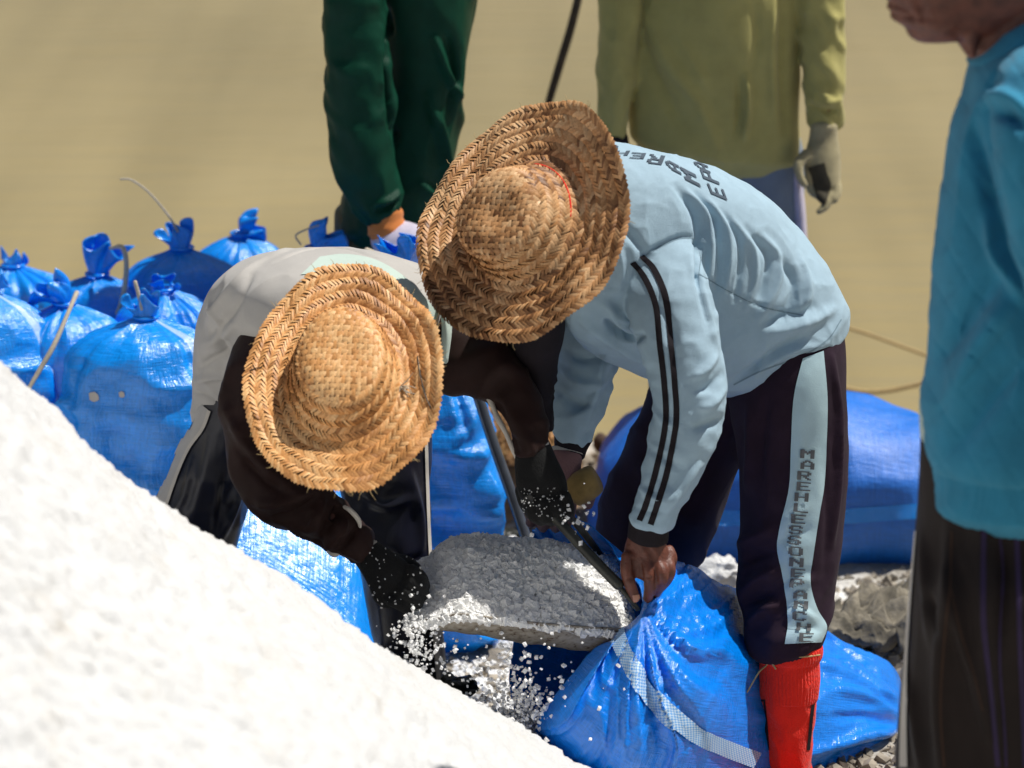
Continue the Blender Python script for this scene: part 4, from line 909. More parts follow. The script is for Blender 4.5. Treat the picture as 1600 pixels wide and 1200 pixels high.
    g = fuse('glove', [loft([(862, 700, 912, 704, 7.99, .038), (858, 722, 908, 732, 7.98, .036), (848, 755, 905, 768, 7.97, .034), (838, 785, 900, 800, 7.97, .03)], 24, 5), ptube([(845, 775, 7.97, 11), (834, 800, 7.98, 10), (829, 818, 8.0, 9)]), ptube([(858, 782, 7.95, 11), (852, 808, 7.96, 10), (848, 826, 8.0, 8)]), ptube([(876, 788, 7.95, 11), (872, 812, 7.96, 10), (868, 826, 8.0, 8)]), ptube([(892, 786, 7.97, 10), (890, 806, 7.98, 9), (884, 822, 8.0, 8)]), ptube([(905, 745, 7.97, 13), (922, 765, 7.98, 11), (918, 790, 8.0, 9)])], .004, 3)
    gl = link('glove', g, M['glove_pink'], root)
    lp = fuse('palm_patch', [loft([(884, 748, 906, 790, 7.95, .030), (902, 736, 924, 782, 7.945, .034), (922, 728, 940, 770, 7.96, .03), (934, 742, 944, 764, 7.98, .02)], 24, 5)], .004, 2)
    link('palm_patch', lp, M['leather'], gl)
    rb, uv = ribbon(bvh(gl), [(864, 698), (888, 699), (910, 704)], [(863, 704), (888, 705), (910, 710)], 16, 3, .003); obj('glove_edge', rb, M['cream'], gl, uv=uv)
worker_blue()

# ---- worker in brown sleeves
def csec(px, py, Y, hwpx, e2):
    return (px-hwpx, py, px+hwpx, py, Y, e2[0], e2[1])
LW_torso = [csec(476, 668, 8.22, 176, (.14, -.02)), csec(480, 622, 8.21, 180, (.145, .0)), csec(490, 555, 8.16, 187, (.13, .075)), csec(503, 500, 8.04, 188, (.075, .125)), csec(518, 480, 7.90, 180, (.0, .125)), csec(530, 505, 7.76, 140, (-.03, .10)), csec(535, 530, 7.68, 80, (-.03, .06))]
LW_armR = [(385, 505, 530, 470, 7.84, .10), (352, 565, 500, 555, 7.80, .095), (346, 635, 480, 630, 7.76, .085), (350, 702, 470, 690, 7.73, .08), (368, 764, 474, 716, 7.71, .075), (408, 806, 500, 742, 7.70, .07), (462, 834, 530, 778, 7.69, .062), (505, 852, 556, 806, 7.68, .055), (538, 868, 580, 832, 7.68, .046), (550, 878, 588, 846, 7.68, .042)]
LW_armL = [(660, 612, 660, 470, 7.92, .11), (705, 618, 712, 482, 7.88, .10), (745, 622, 768, 508, 7.84, .085), (772, 634, 812, 556, 7.80, .072), (788, 664, 838, 608, 7.77, .062), (800, 692, 850, 660, 7.75, .052), (805, 706, 856, 688, 7.74, .045)]
LW_legR = [(318, 590, 490, 630, 8.21, .14), (296, 660, 460, 690, 8.21, .13), (268, 720, 418, 745, 8.21, .12), (246, 775, 390, 780, 8.21, .115), (232, 830, 374, 850, 8.2, .105), (220, 900, 352, 915, 8.2, .095), (222, 980, 335, 990, 8.2, .085)]
LW_legL = [(470, 630, 672, 600, 8.21, .15), (512, 690, 671, 680, 8.21, .14), (530, 760, 669, 755, 8.20, .12), (548, 840, 672, 838, 8.18, .105), (566, 925, 678, 925, 8.16, .095), (582, 1000, 687, 1000, 8.15, .09), (590, 1062, 695, 1062, 8.14, .085)]
def worker_brown():
    root = thing('person', 'bending worker in dark brown sleeves and pale grey jersey, lifting a salt scoop', 'person', (*P(480, 800, 8.2)[:2], 0))
    t = fuse('jersey', [loft(LW_torso, 56, 10, (.003, 6, 1, 4), sq=2.5)], .0055, 5); crumple(t, .005, (7, 7, 9), 41)
    sculpt(t, [([(322, 500), (345, 470), (380, 430), (420, 400)], .012, .012), ([(330, 520), (352, 500), (372, 470), (392, 430)], .012, -.014), ([(318, 540), (345, 528), (368, 505)], .012, .012), ([(310, 575), (335, 560), (360, 548)], .010, -.012), ([(300, 600), (328, 590), (352, 590)], .010, .010), ([(302, 612), (322, 618), (350, 640)], .006, -.008),
        ([(430, 408), (480, 390), (540, 388), (590, 404)], .006, -.009), ([(420, 402), (470, 384), (540, 381)], .008, .008), ([(340, 500), (348, 540), (344, 580)], .014, -.012), ([(325, 470), (338, 500), (340, 530)], .012, .010)])
    j = link('jersey', t, M['grey_jacket'], root); jt = bvh(j)
    rb, uv = ribbon(jt, [(500, 402), (540, 398), (590, 408), (640, 440), (684, 490)], [(470, 430), (540, 425), (590, 435), (630, 465), (670, 520)], 40, 8, .002); obj('yoke', rb, M['mint'], j, uv=uv)
    a = fuse('sleeve', [loft(LW_armR, 44, 10, (.011, 17, .9, 7, (.4, 1.5)))], .0045, 4); crumple(a, .004, (9, 9, 9), 43)
    sculpt(a, [([(352, 640), (380, 690), (420, 740), (470, 775)], .014, .012), ([(370, 700), (410, 745), (450, 770)], .012, -.012), ([(400, 790), (440, 785), (480, 770)], .012, .014), ([(420, 810), (460, 800), (490, 780)], .010, -.012), ([(480, 830), (500, 800), (505, 775)], .012, .016), ([(498, 845), (518, 815), (528, 790)], .010, -.016), ([(512, 855), (535, 828), (548, 800)], .011, .016), ([(528, 862), (548, 838), (562, 815)], .008, -.012)])
    ao = link('sleeve', a, M['brown'], j)
    a2 = fuse('sleeve', [loft(LW_armL, 44, 10, (.011, 17, .9, 9, (.4, 1.5)))], .0045, 4); crumple(a2, .004, (9, 9, 9), 45)
    a2o = link('sleeve', a2, M['brown'], j)
    # cream lining edges showing at the loose cuffs
    for pts, r in (([(752, 618, 7.80, 2.5), (757, 606, 7.79, 3.5), (764, 622, 7.77, 5), (772, 640, 7.76, 4), (779, 656, 7.75, 5), (790, 676, 7.74, 4), (801, 702, 7.73, 4), (806, 716, 7.73, 2)], 0), ([(538, 792, 7.66, 3), (548, 798, 7.64, 4), (560, 812, 7.64, 4), (563, 826, 7.65, 2)], 0), ([(513, 862, 7.66, 3), (522, 866, 7.65, 5), (532, 863, 7.65, 3)], 0)):
        obj('lining_edge', ptube(pts, 10, 4), M['cream'], j)
    obj('collar', loft([(684, 470, 706, 482, 7.80, .03), (690, 510, 706, 520, 7.78, .03), (688, 560, 700, 565, 7.77, .02)], 20, 5), M['mint'], j)
    # trousers with pale side panels
    LWL = LW_legL + leg_to_ground(LW_legL[-1], [(.10, .95), (.02, .9)]); LWR = LW_legR + leg_to_ground(LW_legR[-1], [(.12, .95), (.02, .9)])
    tr = fuse('trousers', [loft(LWL, 48, 8, (.007, 9, .9, 31)), loft(LWR, 48, 8, (.007, 9, .8, 33)), loft([csec(478, 640, 8.21, 158, (.125, 0)), csec(478, 690, 8.21, 150, (.12, 0))], 40, 5)], .005, 4); crumple(tr, .004, (7, 7, 4), 51)
    sculpt(tr, [([(330, 680), (320, 740), (300, 810)], .014, .010), ([(360, 700), (350, 770), (340, 840)], .014, -.010), ([(300, 720), (290, 770), (275, 800)], .010, .008), ([(380, 760), (365, 800), (345, 845)], .010, .010), ([(640, 740), (655, 800), (660, 860)], .014, .012), ([(560, 770), (600, 790), (640, 780)], .012, .010), ([(600, 860), (630, 880), (660, 870)], .012, -.012), ([(610, 920), (640, 935), (670, 930)], .012, .010)])
    t_ = link('trousers', tr, M['navy_shiny'], root); tt = bvh(t_)
    rb, uv = ribbon(tt, [(303, 622), (292, 660), (271, 710), (254, 755), (243, 790), (234, 830)], [(326, 640), (316, 668), (294, 700), (276, 740), (262, 780), (250, 815)], 50, 8, .0025); obj('side_panel', rb, M['grey_jacket'], t_, uv=uv)
    rb, uv = ribbon(tt, [(326, 640), (316, 668), (294, 700), (276, 740), (262, 780), (250, 815)], [(331, 643), (320, 671), (298, 703), (280, 743), (266, 783), (254, 818)], 50, 3, .004); obj('piping', rb, M['cream'], t_, uv=uv)
    rb, uv = ribbon(tt, [(662, 690), (664, 760), (667, 840), (673, 930), (682, 990), (687, 1066)], [(667, 690), (669, 760), (672, 840), (678, 930), (688, 990), (692, 1066)], 60, 3, .003); obj('piping', rb, M['cream'], t_, uv=uv)
    obj('trouser_flap', loft([(676, 985, 692, 985, 8.10, .03), (678, 1020, 696, 1022, 8.10, .035), (682, 1075, 700, 1078, 8.10, .04)], 20, 5), M['cream'], t_)
    # gloves
    gY = 7.66
    g = fuse('glove', [loft([(550, 874, 586, 844, 7.68, .036), (562, 890, 606, 858, 7.67, .036), (576, 916, 632, 876, 7.66, .036), (584, 938, 648, 896, 7.66, .034), (600, 950, 650, 912, 7.665, .03)], 30, 6),
        ptube([(640, 892, gY-.015, 13), (656, 902, gY, 12), (664, 918, gY+.02, 10)]), ptube([(636, 906, gY-.025, 13), (654, 916, gY-.015, 12), (663, 930, gY+.005, 10)]), ptube([(626, 922, gY-.03, 13), (645, 932, gY-.022, 12), (654, 944, gY, 10)]), ptube([(612, 936, gY-.03, 12), (630, 946, gY-.022, 11), (640, 954, gY, 9)]), ptube([(606, 876, gY+.02, 13), (632, 878, gY+.03, 12), (652, 890, gY+.035, 10)])], .004, 3)
    g1 = link('glove', g, M['glove_black'], root)
    hY2 = 7.72
    g = fuse('glove', [loft([(804, 700, 858, 688, 7.74, .038), (804, 726, 870, 716, 7.73, .038), (806, 756, 884, 746, 7.72, .036), (814, 780, 888, 776, 7.72, .034), (828, 796, 886, 796, 7.72, .03)], 30, 6),
        ptube([(826, 780, hY2-.03, 13), (832, 802, hY2-.035, 12), (848, 814, hY2-.02, 10)]), ptube([(846, 786, hY2-.035, 13), (852, 806, hY2-.04, 12), (864, 814, hY2-.02, 10)]), ptube([(864, 784, hY2-.03, 13), (872, 802, hY2-.035, 12), (878, 812, hY2-.015, 10)]), ptube([(880, 774, hY2-.02, 12), (888, 794, hY2-.02, 11), (888, 808, hY2, 9)]), ptube([(816, 764, hY2+.02, 13), (824, 790, hY2+.03, 12), (844, 806, hY2+.03, 10)])], .004, 3)
    g2 = link('glove', g, M['glove_black'], root)
    for gg, A, B in ((g1, [(547, 870), (560, 859), (574, 848), (584, 840)], [(553, 876), (566, 866), (579, 855), (589, 848)]), (g2, [(804, 702), (820, 697), (838, 692), (856, 689)], [(806, 712), (822, 706), (839, 699), (857, 695)])):
        rb, uv = ribbon(bvh(gg), A, B, 24, 4, .002); bo = obj('wrist_label', rb, M['cream'], gg, uv=uv); wt = bvh(bo)
        rr = random.Random(4); mk = []
        for k in range(9):
            f = .1+.8*k/9; x = np.interp(f, np.linspace(0, 1, 4), [(a[0]+b[0])/2 for a, b in zip(A, B)]); y = np.interp(f, np.linspace(0, 1, 4), [(a[1]+b[1])/2 for a, b in zip(A, B)])
            h = hit(wt, x, y)
            if h: mk.append(ball(h[0]+h[1]*.0005, (.0022*rr.uniform(.5, 1.2), .001, .0028*rr.uniform(.5, 1.2)), n=6, m=4))
        if mk: obj('label_mark', join(mk), M['stripe_dark'], bo)
    sp_ = []
    for gg, box, k in ((g2, (815, 760, 890, 812), 70), (g1, (570, 855, 660, 945), 50)):
        tg = bvh(gg)
        for _ in range(k):
            h = hit(tg, random.uniform(box[0], box[2]), random.uniform(box[1], box[3]))
            if h: sp_.append(h[0]+h[1]*.001)
    o = obj('salt_grain', grains(np.array(sp_), .0008, .0026), M['salt'], root, smooth=False); o['kind'] = 'stuff'
    # body
    ax = np.array((-.02, -.66, .75)); ax /= np.linalg.norm(ax); hc = P(538, 596, 7.42) - ax*.05
    body = [shrunk(LW_torso), shrunk(LW_armR), shrunk(LW_armL), shrunk(LWL), shrunk(LWR), tube([P(530, 505, 7.75), P(534, 545, 7.60), hc], [.075, .06, .06], 16, 3),
            loft([(556, 870, 584, 848, 7.68, .024), (578, 912, 624, 882, 7.665, .024), (596, 930, 640, 902, 7.665, .02)], 18, 3), loft([(812, 698, 850, 690, 7.74, .025), (816, 750, 874, 745, 7.725, .025), (834, 786, 880, 786, 7.72, .02)], 18, 3)]
    face = np.cross(ax, np.cross([0, -.5, -1.0], ax)); body += head_at(hc - ax*.03, face, .088, ax)
    link('body', fuse('body', body, .006, 3), M['skin'], root)
    hr = ball(hc - ax*.02, (.083, .083, .083), n=20, m=12); obj('hair', hr, M['hair'], root)
worker_brown()
# ---- scoop of salt held by the two workers
def scoop():
    root = thing('scoop', 'rusty sheet metal scoop heaped with salt above the open sack', 'scoop', P(810, 990, 7.8))
    fr = catmull([(640, 974, 7.64), (688, 966, 7.62), (725, 960, 7.62), (800, 970, 7.62), (900, 979, 7.63), (988, 984, 7.66)], 8)
    fb = catmull([(644, 978, 7.65), (700, 985, 7.67), (740, 990, 7.68), (810, 1002, 7.69), (900, 1014, 7.69), (985, 1018, 7.70)], 8)
    bb = catmull([(650, 930, 7.92), (700, 945, 7.94), (740, 950, 7.95), (810, 955, 7.95), (900, 960, 7.95), (980, 962, 7.94)], 8)
    br = catmull([(640, 884, 7.90), (690, 866, 7.97), (735, 858, 8.0), (810, 866, 8.0), (900, 866, 7.99), (975, 875, 7.97)], 8)
    W = lambda A: np.array([P(*q) for q in A]); rows = np.array([W(fr), W(fb), W(bb), W(br)])
    R = catmull(rows.reshape(4, -1), 8).reshape(-1, len(fr), 3); m, n, _ = R.shape
    R = R + (.002*fbm(R*30, 3, 2))[..., None]*np.array([0, 1, 1])
    F = [(i*n+j, i*n+j+1, (i+1)*n+j+1, (i+1)*n+j) for i in range(m-1) for j in range(n-1)]
    o = obj('pan', (R.reshape(-1, 3), F), M['pan'], root); sm = o.modifiers.new('t', 'SOLIDIFY'); sm.thickness = .004; sm.offset = 0
    obj('rim', tube(W(fr), .0032, 8, 1), M['pan'], root)
    h1 = [(838, 786, 7.70, 8.5), (870, 812, 7.68, 8.5), (905, 850, 7.655, 8.5), (940, 887, 7.635, 8.8), (968, 915, 7.62, 9)]
    obj('handle_grip', ptube(h1, 14), M['rod'], root)
    obj('handle_rod', ptube([(958, 905, 7.625, 4.2), (980, 931, 7.62, 4.2), (997, 952, 7.63, 4)], 10), M['rod'], root)
    obj('handle_rod', ptube([(868, 786, 7.80, 6), (895, 812, 7.84, 6), (918, 840, 7.88, 6), (942, 872, 7.93, 5)], 10), M['rod'], root)
    # heaped salt: its own object on the scoop
    nu, nv = 70, 40; us, vs = np.linspace(0, 1, nu), np.linspace(0, 1, nv)
    A = catmull(W(fr), 3); B = catmull(W(br), 3); ia = np.linspace(0, 1, len(A))
    Fr = np.stack([np.interp(us, ia, A[:, k]) for k in range(3)], -1); Br = np.stack([np.interp(us, ia, B[:, k]) for k in range(3)], -1)
    def top(u, v):
        a = np.stack([np.interp(u, us, Fr[:, k]) for k in range(3)], -1); b = np.stack([np.interp(u, us, Br[:, k]) for k in range(3)], -1)
        p = a*(1-v[..., None]) + b*v[..., None]
        hgt = .090*np.sin(np.pi*np.clip(v, 0, 1)**1.15)**1.05*np.clip(np.minimum((u+.02)/.22, (1.06-u)/.3), 0, 1)**.7
        hgt = hgt*np.interp(u, [0, .12, .3, .6, .85, 1], [.35, .62, .95, 1.0, .9, .7]) - .008
        p = p + np.array([0, 0, 1.0])*(hgt + .006*fbm(p*26, 5, 2) - .004)[..., None]; return p
    U, Vv = np.meshgrid(us, vs, indexing='ij'); Tq = top(U, Vv)
    hp = thing('salt_heap', 'heap of coarse translucent salt crystals filling the metal scoop', 'salt heap', P(810, 950, 7.8))
    Tq = Tq - np.array([0, -.004, .007]); obj('core', (Tq.reshape(-1, 3), [(i*nv+j, i*nv+j+1, (i+1)*nv+j+1, (i+1)*nv+j) for i in range(nu-1) for j in range(nv-1)]), M['salt_core'], hp)
    k = 6500; u, v = RNG.uniform(.0, 1.0, k), RNG.uniform(0, 1.0, k)**1.12; C = top(u, v); C[:, 2] += RNG.uniform(-.002, .009, k)
    o = obj('salt_crystal', grains(C, .007, .013, .25), M['salt_grain'], hp, smooth=False); o['kind'] = 'stuff'
scoop()
def falling():
    C = []
    for cx, cy, sx, sy, k, Y in ((648, 995, 22, 26, 130, 7.6), (655, 1030, 20, 16, 70, 7.6), (638, 1005, 6, 20, 20, 7.58), (735, 1040, 40, 30, 70, 7.62), (820, 1085, 26, 26, 170, 7.6), (835, 1060, 40, 35, 60, 7.58), (815, 1115, 22, 22, 240, 7.62), (900, 1080, 50, 50, 10, 7.4), (640, 970, 8, 6, 40, 7.62), (900, 800, 18, 22, 26, 7.66), (745, 1100, 25, 10, 60, 7.65)):
        for _ in range(k): C.append(P(RNG.normal(cx, sx), RNG.normal(cy, sy), Y + RNG.normal(0, .03)))
    o = obj('falling_salt', grains(np.array(C), .001, .006), M['salt_grain'], smooth=False)
    tag(o, 'salt crystals falling from the scoop edge in mid air', kind='stuff')
    k = 2600; a = RNG.normal(0, 1, (k, 3))*np.array([.05, .07, .03]); c = P(815, 1150, 7.75)
    C = c + a; C[:, 2] -= .5*(a[:, 0]**2 + a[:, 1]**2)/.07
    o = obj('salt_mound', grains(C, .003, .0085), M['salt_grain'], smooth=False); tag(o, 'small mound of loose salt under the lip of the open sack', kind='stuff')
falling()
tag(obj('pole', tube([P(744, 610, 8.75), P(770, 690, 8.72), P(800, 775, 8.68), P(832, 872, 8.62), P(850, 930, 8.58)], .0135, 16, 4), M['pole']), 'glossy black pole slanting down behind the gloved forearm', 'pole')
tag(obj('stick', tube([P(912, -40, 10.9), P(893, 40, 10.9), P(872, 110, 10.9), P(850, 190, 10.9), P(830, 300, 10.9)], [.012, .013, .013, .011, .01], 12, 4), M['stick']), 'dark stick rising from the pond bank beside the yellow sweater', 'stick')
tag(obj('rope', tube([P(1310, 508, 11.4), P(1350, 520, 11.4), P(1395, 536, 11.4), P(1450, 556, 11.4), P(1520, 580, 11.3)], .006, 8, 4), M['tan_string']), 'upper of two pale ropes trailing over the muddy water', 'rope')
tag(obj('rope', tube([P(1315, 606, 11.2), P(1350, 612, 11.2), P(1385, 611, 11.2), P(1420, 604, 11.2), P(1480, 590, 11.2)], .008, 8, 4), M['tan_string']), 'lower rope lying close above the blue sack at the bank', 'rope')

# ---- person in green behind
def person_green():
    Y = 9.6
    root = thing('person', 'person in bottle green clothes with an orange cuffed glove, standing behind the sacks', 'person', (*P(630, 300, Y)[:2], 0))
    tor = [(570, -340, 730, -340, Y, .11), (560, -230, 748, -230, Y, .14), (570, -100, 748, -100, Y, .15), (585, 0, 742, 0, Y, .15), (592, 100, 736, 100, Y, .14), (575, 190, 722, 190, Y, .14), (545, 280, 704, 285, Y, .15), (526, 345, 690, 352, Y, .15), (524, 356, 684, 364, Y, .14)]
    arm = [(545, -240, 640, -270, Y-.10, .07), (505, -140, 606, -150, Y-.14, .07), (503, 0, 606, 0, Y-.17, .075), (507, 100, 612, 100, Y-.19, .075), (513, 190, 618, 190, Y-.2, .072), (522, 260, 624, 255, Y-.22, .065), (545, 318, 626, 300, Y-.23, .055), (572, 348, 624, 322, Y-.24, .045)]
    arm2 = [(660, -260, 740, -240, Y+.12, .07), (680, -120, 752, -120, Y+.14, .07), (672, 40, 738, 40, Y+.12, .06), (650, 180, 712, 190, Y+.06, .055), (640, 290, 700, 300, Y-.02, .05)]
    t = fuse('tunic', [loft(tor, 48, 8, (.012, 6, .8, 3)), loft(arm, 40, 8, (.010, 14, .9, 5)), loft(arm2, 36, 8, (.010, 10, .9, 8))], .006, 4); crumple(t, .005, (7, 7, 5), 61)
    sculpt(t, [(p_, w_, 1.7*h_) for p_, w_, h_ in [([(672, 150), (690, 220), (700, 300)], .014, .02), ([(680, 60), (695, 110), (720, 150)], .012, .018), ([(700, 60), (712, 120), (700, 180)], .012, -.014), ([(660, 290), (680, 315), (700, 330)], .014, .02), ([(590, 320), (610, 312), (624, 300)], .007, .012), ([(588, 330), (608, 324), (622, 314)], .006, -.01), ([(606, 20), (610, 120), (616, 220)], .014, -.02)]])
    link('tunic', t, M['green'], root)
    lg = [[(520, 330, 640, 335, Y+.02, .13), (522, 420, 630, 420, Y+.02, .11)], [(600, 335, 700, 340, Y+.05, .13), (600, 420, 700, 420, Y+.05, .11)]]
    lg = [q + leg_to_ground(q[-1], [(.5, .85), (.2, .75), (.04, .7)]) for q in lg]
    link('trousers', fuse('trousers', [loft(lg[0], 36, 6, (.008, 9, .8, 4)), loft(lg[1], 36, 6, (.008, 9, .8, 6))], .008, 3), M['khaki'], root)
    g = fuse('glove', [loft([(578, 372, 630, 345, Y-.24, .04), (582, 388, 650, 350, Y-.26, .042), (596, 404, 668, 362, Y-.28, .04), (625, 412, 672, 378, Y-.29, .03)], 28, 5)] + [ptube([(640-k*12, 385+k*5, Y-.31, 12), (662-k*12, 398+k*5, Y-.32, 11), (668-k*14, 414+k*4, Y-.3, 9)]) for k in range(4)] + [ptube([(640, 360, Y-.24, 12), (662, 366, Y-.26, 11), (672, 384, Y-.27, 9)])], .005, 3)
    gl = link('glove', g, M['lilac'], root)
    obj('glove_cuff', loft([(573, 354, 626, 322, Y-.24, .042), (575, 366, 630, 338, Y-.24, .044), (580, 380, 634, 350, Y-.245, .042)], 28, 5, (.004, 60, .3, 5)), M['orange'], gl)
    hc = P(640, -430, Y-.05)
    body = [shrunk(tor), shrunk(arm), shrunk(arm2), shrunk(lg[0]), shrunk(lg[1]), tube([P(640, -330, Y), hc], [.06, .055], 14, 3)] + head_at(hc, (-.3, -1, -.3), .095) + [tube([P(600, 340, Y-.24), P(615, 365, Y-.25)], [.03, .03], 12, 2)]
    link('body', fuse('body', body, .008, 2), M['skin'], root); obj('hair', ball(hc+np.array([0, .02, .045]), (.082, .095, .075)), M['hair'], root)
    foot_boots(root, lg)
def foot_boots(root, legs):
    for q in legs:
        s_ = q[-1]; c = (P(s_[0], s_[1], s_[4])+P(s_[2], s_[3], s_[4]))/2; z = float(terr(s_[4]))
        obj('boot', tube([(c[0], s_[4]+.03, z+.22), (c[0], s_[4]+.02, z+.08), (c[0], s_[4]-.06, z+.045), (c[0], s_[4]-.17, z+.035)], [.055, .052, .045, .032], 14, 4), M['rod'], root)
person_green()
def person_yellow():
    Y = 10.1
    root = thing('person', 'person in a mustard yellow sweater and blue grey trousers, standing at the water edge', 'person', (*P(1120, 250, Y)[:2], 0))
    tor = [(1010, -330, 1230, -330, Y, .10), (985, -250, 1256, -250, Y, .13), (990, -120, 1256, -120, Y, .14), (990, 0, 1254, 0, Y, .145), (984, 90, 1252, 90, Y, .145), (980, 160, 1252, 170, Y, .145), (984, 205, 1252, 228, Y, .15), (988, 216, 1250, 252, Y, .148)]
    aL = [(975, -270, 1050, -300, Y-.02, .065), (940, -150, 1030, -150, Y-.03, .065), (933, 0, 1006, 0, Y-.05, .062), (934, 90, 996, 90, Y-.06, .058), (935, 165, 988, 165, Y-.07, .052), (937, 200, 984, 202, Y-.07, .046), (940, 220, 984, 220, Y-.07, .043)]
    aR = [(1200, -300, 1280, -270, Y-.02, .065), (1232, -150, 1318, -150, Y-.03, .065), (1244, 0, 1320, 0, Y-.05, .062), (1250, 80, 1320, 80, Y-.06, .06), (1253, 140, 1318, 140, Y-.07, .056), (1260, 170, 1314, 172, Y-.07, .05), (1264, 196, 1311, 196, Y-.07, .045)]
    t = fuse('sweater', [loft(tor, 56, 8, (.008, 5, .9, 3)), loft(aL, 36, 8, (.008, 14, .9, 5, (.4, 1.4))), loft(aR, 36, 8, (.008, 16, .9, 9, (.4, 1.6)))], .006, 4); crumple(t, .004, (6, 6, 5), 71)
    sculpt(t, [([(1010, 20), (1040, 90), (1090, 160), (1120, 230)], .02, .018), ([(1000, 60), (1030, 130), (1070, 200)], .02, -.014), ([(1166, 120), (1168, 165), (1164, 215)], .010, .022), ([(1155, 120), (1156, 165), (1152, 210)], .012, -.012), ([(1180, 0), (1184, 60), (1176, 110)], .014, -.012), ([(1222, 0), (1222, 100), (1226, 200)], .016, -.014), ([(1210, 0), (1206, 90), (1212, 200)], .014, .012), ([(1264, 150), (1290, 160), (1314, 156)], .008, .012), ([(1264, 164), (1290, 174), (1312, 172)], .007, -.012), ([(1062, 60), (1090, 110), (1106, 140)], .016, .010)])
    link('sweater', t, M['yellow'], root)
    lg = [[(992, 190, 1150, 200, Y+.02, .13), (1000, 330, 1130, 330, Y+.02, .105), (1010, 450, 1115, 450, Y+.02, .09)], [(1100, 200, 1252, 215, Y+.02, .13), (1132, 330, 1258, 330, Y+.02, .105), (1140, 450, 1250, 450, Y+.02, .09)]]
    lg = [q + leg_to_ground(q[-1], [(.4, .9), (.1, .85), (.06, .8)]) for q in lg]
    tr = fuse('trousers', [loft(q, 36, 6, (.008, 9, .8, 4+k)) for k, q in enumerate(lg)], .007, 3); t_ = link('trousers', tr, M['bluegrey'], root)
    obj('trouser_lining', loft([(1232, 262, 1250, 262, Y-.03, .03), (1238, 320, 1258, 320, Y-.03, .03), (1244, 380, 1262, 385, Y-.03, .03)], 16, 4), M['lilac'], t_)
    gY = Y-.09
    g = fuse('glove', [loft([(1266, 194, 1309, 194, gY, .036), (1264, 214, 1309, 214, gY, .034), (1258, 240, 1313, 240, gY-.01, .036), (1256, 268, 1314, 268, gY-.02, .036), (1264, 290, 1312, 288, gY-.03, .03)], 28, 5),
        ptube([(1264, 276, gY-.02, 9), (1270, 298, gY-.04, 9), (1284, 306, gY-.06, 7)]), ptube([(1276, 280, gY-.03, 9), (1280, 304, gY-.05, 8.5), (1290, 314, gY-.07, 7)]), ptube([(1290, 282, gY-.03, 9), (1294, 306, gY-.05, 8.5), (1290, 322, gY-.07, 7), (1278, 332, gY-.08, 5)]), ptube([(1304, 278, gY-.02, 9), (1308, 298, gY-.04, 8), (1302, 314, gY-.06, 7)]), ptube([(1262, 240, gY-.03, 10), (1248, 256, gY-.05, 9), (1250, 276, gY-.06, 7), (1258, 290, gY-.06, 6)])], .005, 3)
    gl = link('glove', g, M['glove_cream'], root); gt = bvh(gl)
    rb, uv = ribbon(gt, [(1262, 262), (1268, 276), (1272, 296), (1280, 318)], [(1288, 254), (1292, 270), (1298, 290), (1289, 322)], 24, 8, .002); obj('palm_patch', rb, M['palm'], gl, uv=uv)
    gl2 = fuse('glove', [loft([(942, 212, 982, 212, Y-.08, .036), (940, 240, 984, 240, Y-.08, .036), (944, 280, 982, 280, Y-.09, .03)], 24, 4)] + [ptube([(950+k*10, 274, Y-.09, 8), (952+k*10, 300, Y-.1, 7.5), (956+k*9, 318, Y-.09, 6)]) for k in range(4)] + [ptube([(982, 240, Y-.1, 9), (992, 265, Y-.12, 8), (990, 288, Y-.12, 6)])], .005, 3)
    link('glove', gl2, M['stripe_dark'], root)
    hc = P(1120, -440, Y-.06)
    body = [shrunk(tor), shrunk(aL), shrunk(aR), shrunk(lg[0]), shrunk(lg[1]), tube([P(1120, -330, Y), hc], [.06, .055], 14, 3), tube([P(1288, 190, Y-.08), P(1286, 270, Y-.1)], [.026, .03], 12, 2), tube([P(962, 205, Y-.07), P(962, 270, Y-.09)], [.026, .03], 12, 2)] + head_at(hc, (.1, -1, -.35), .095)
    link('body', fuse('body', body, .008, 2), M['skin'], root); obj('hair', ball(hc+np.array([0, .03, .045]), (.082, .09, .075)), M['hair'], root)
    foot_boots(root, lg)
person_yellow()
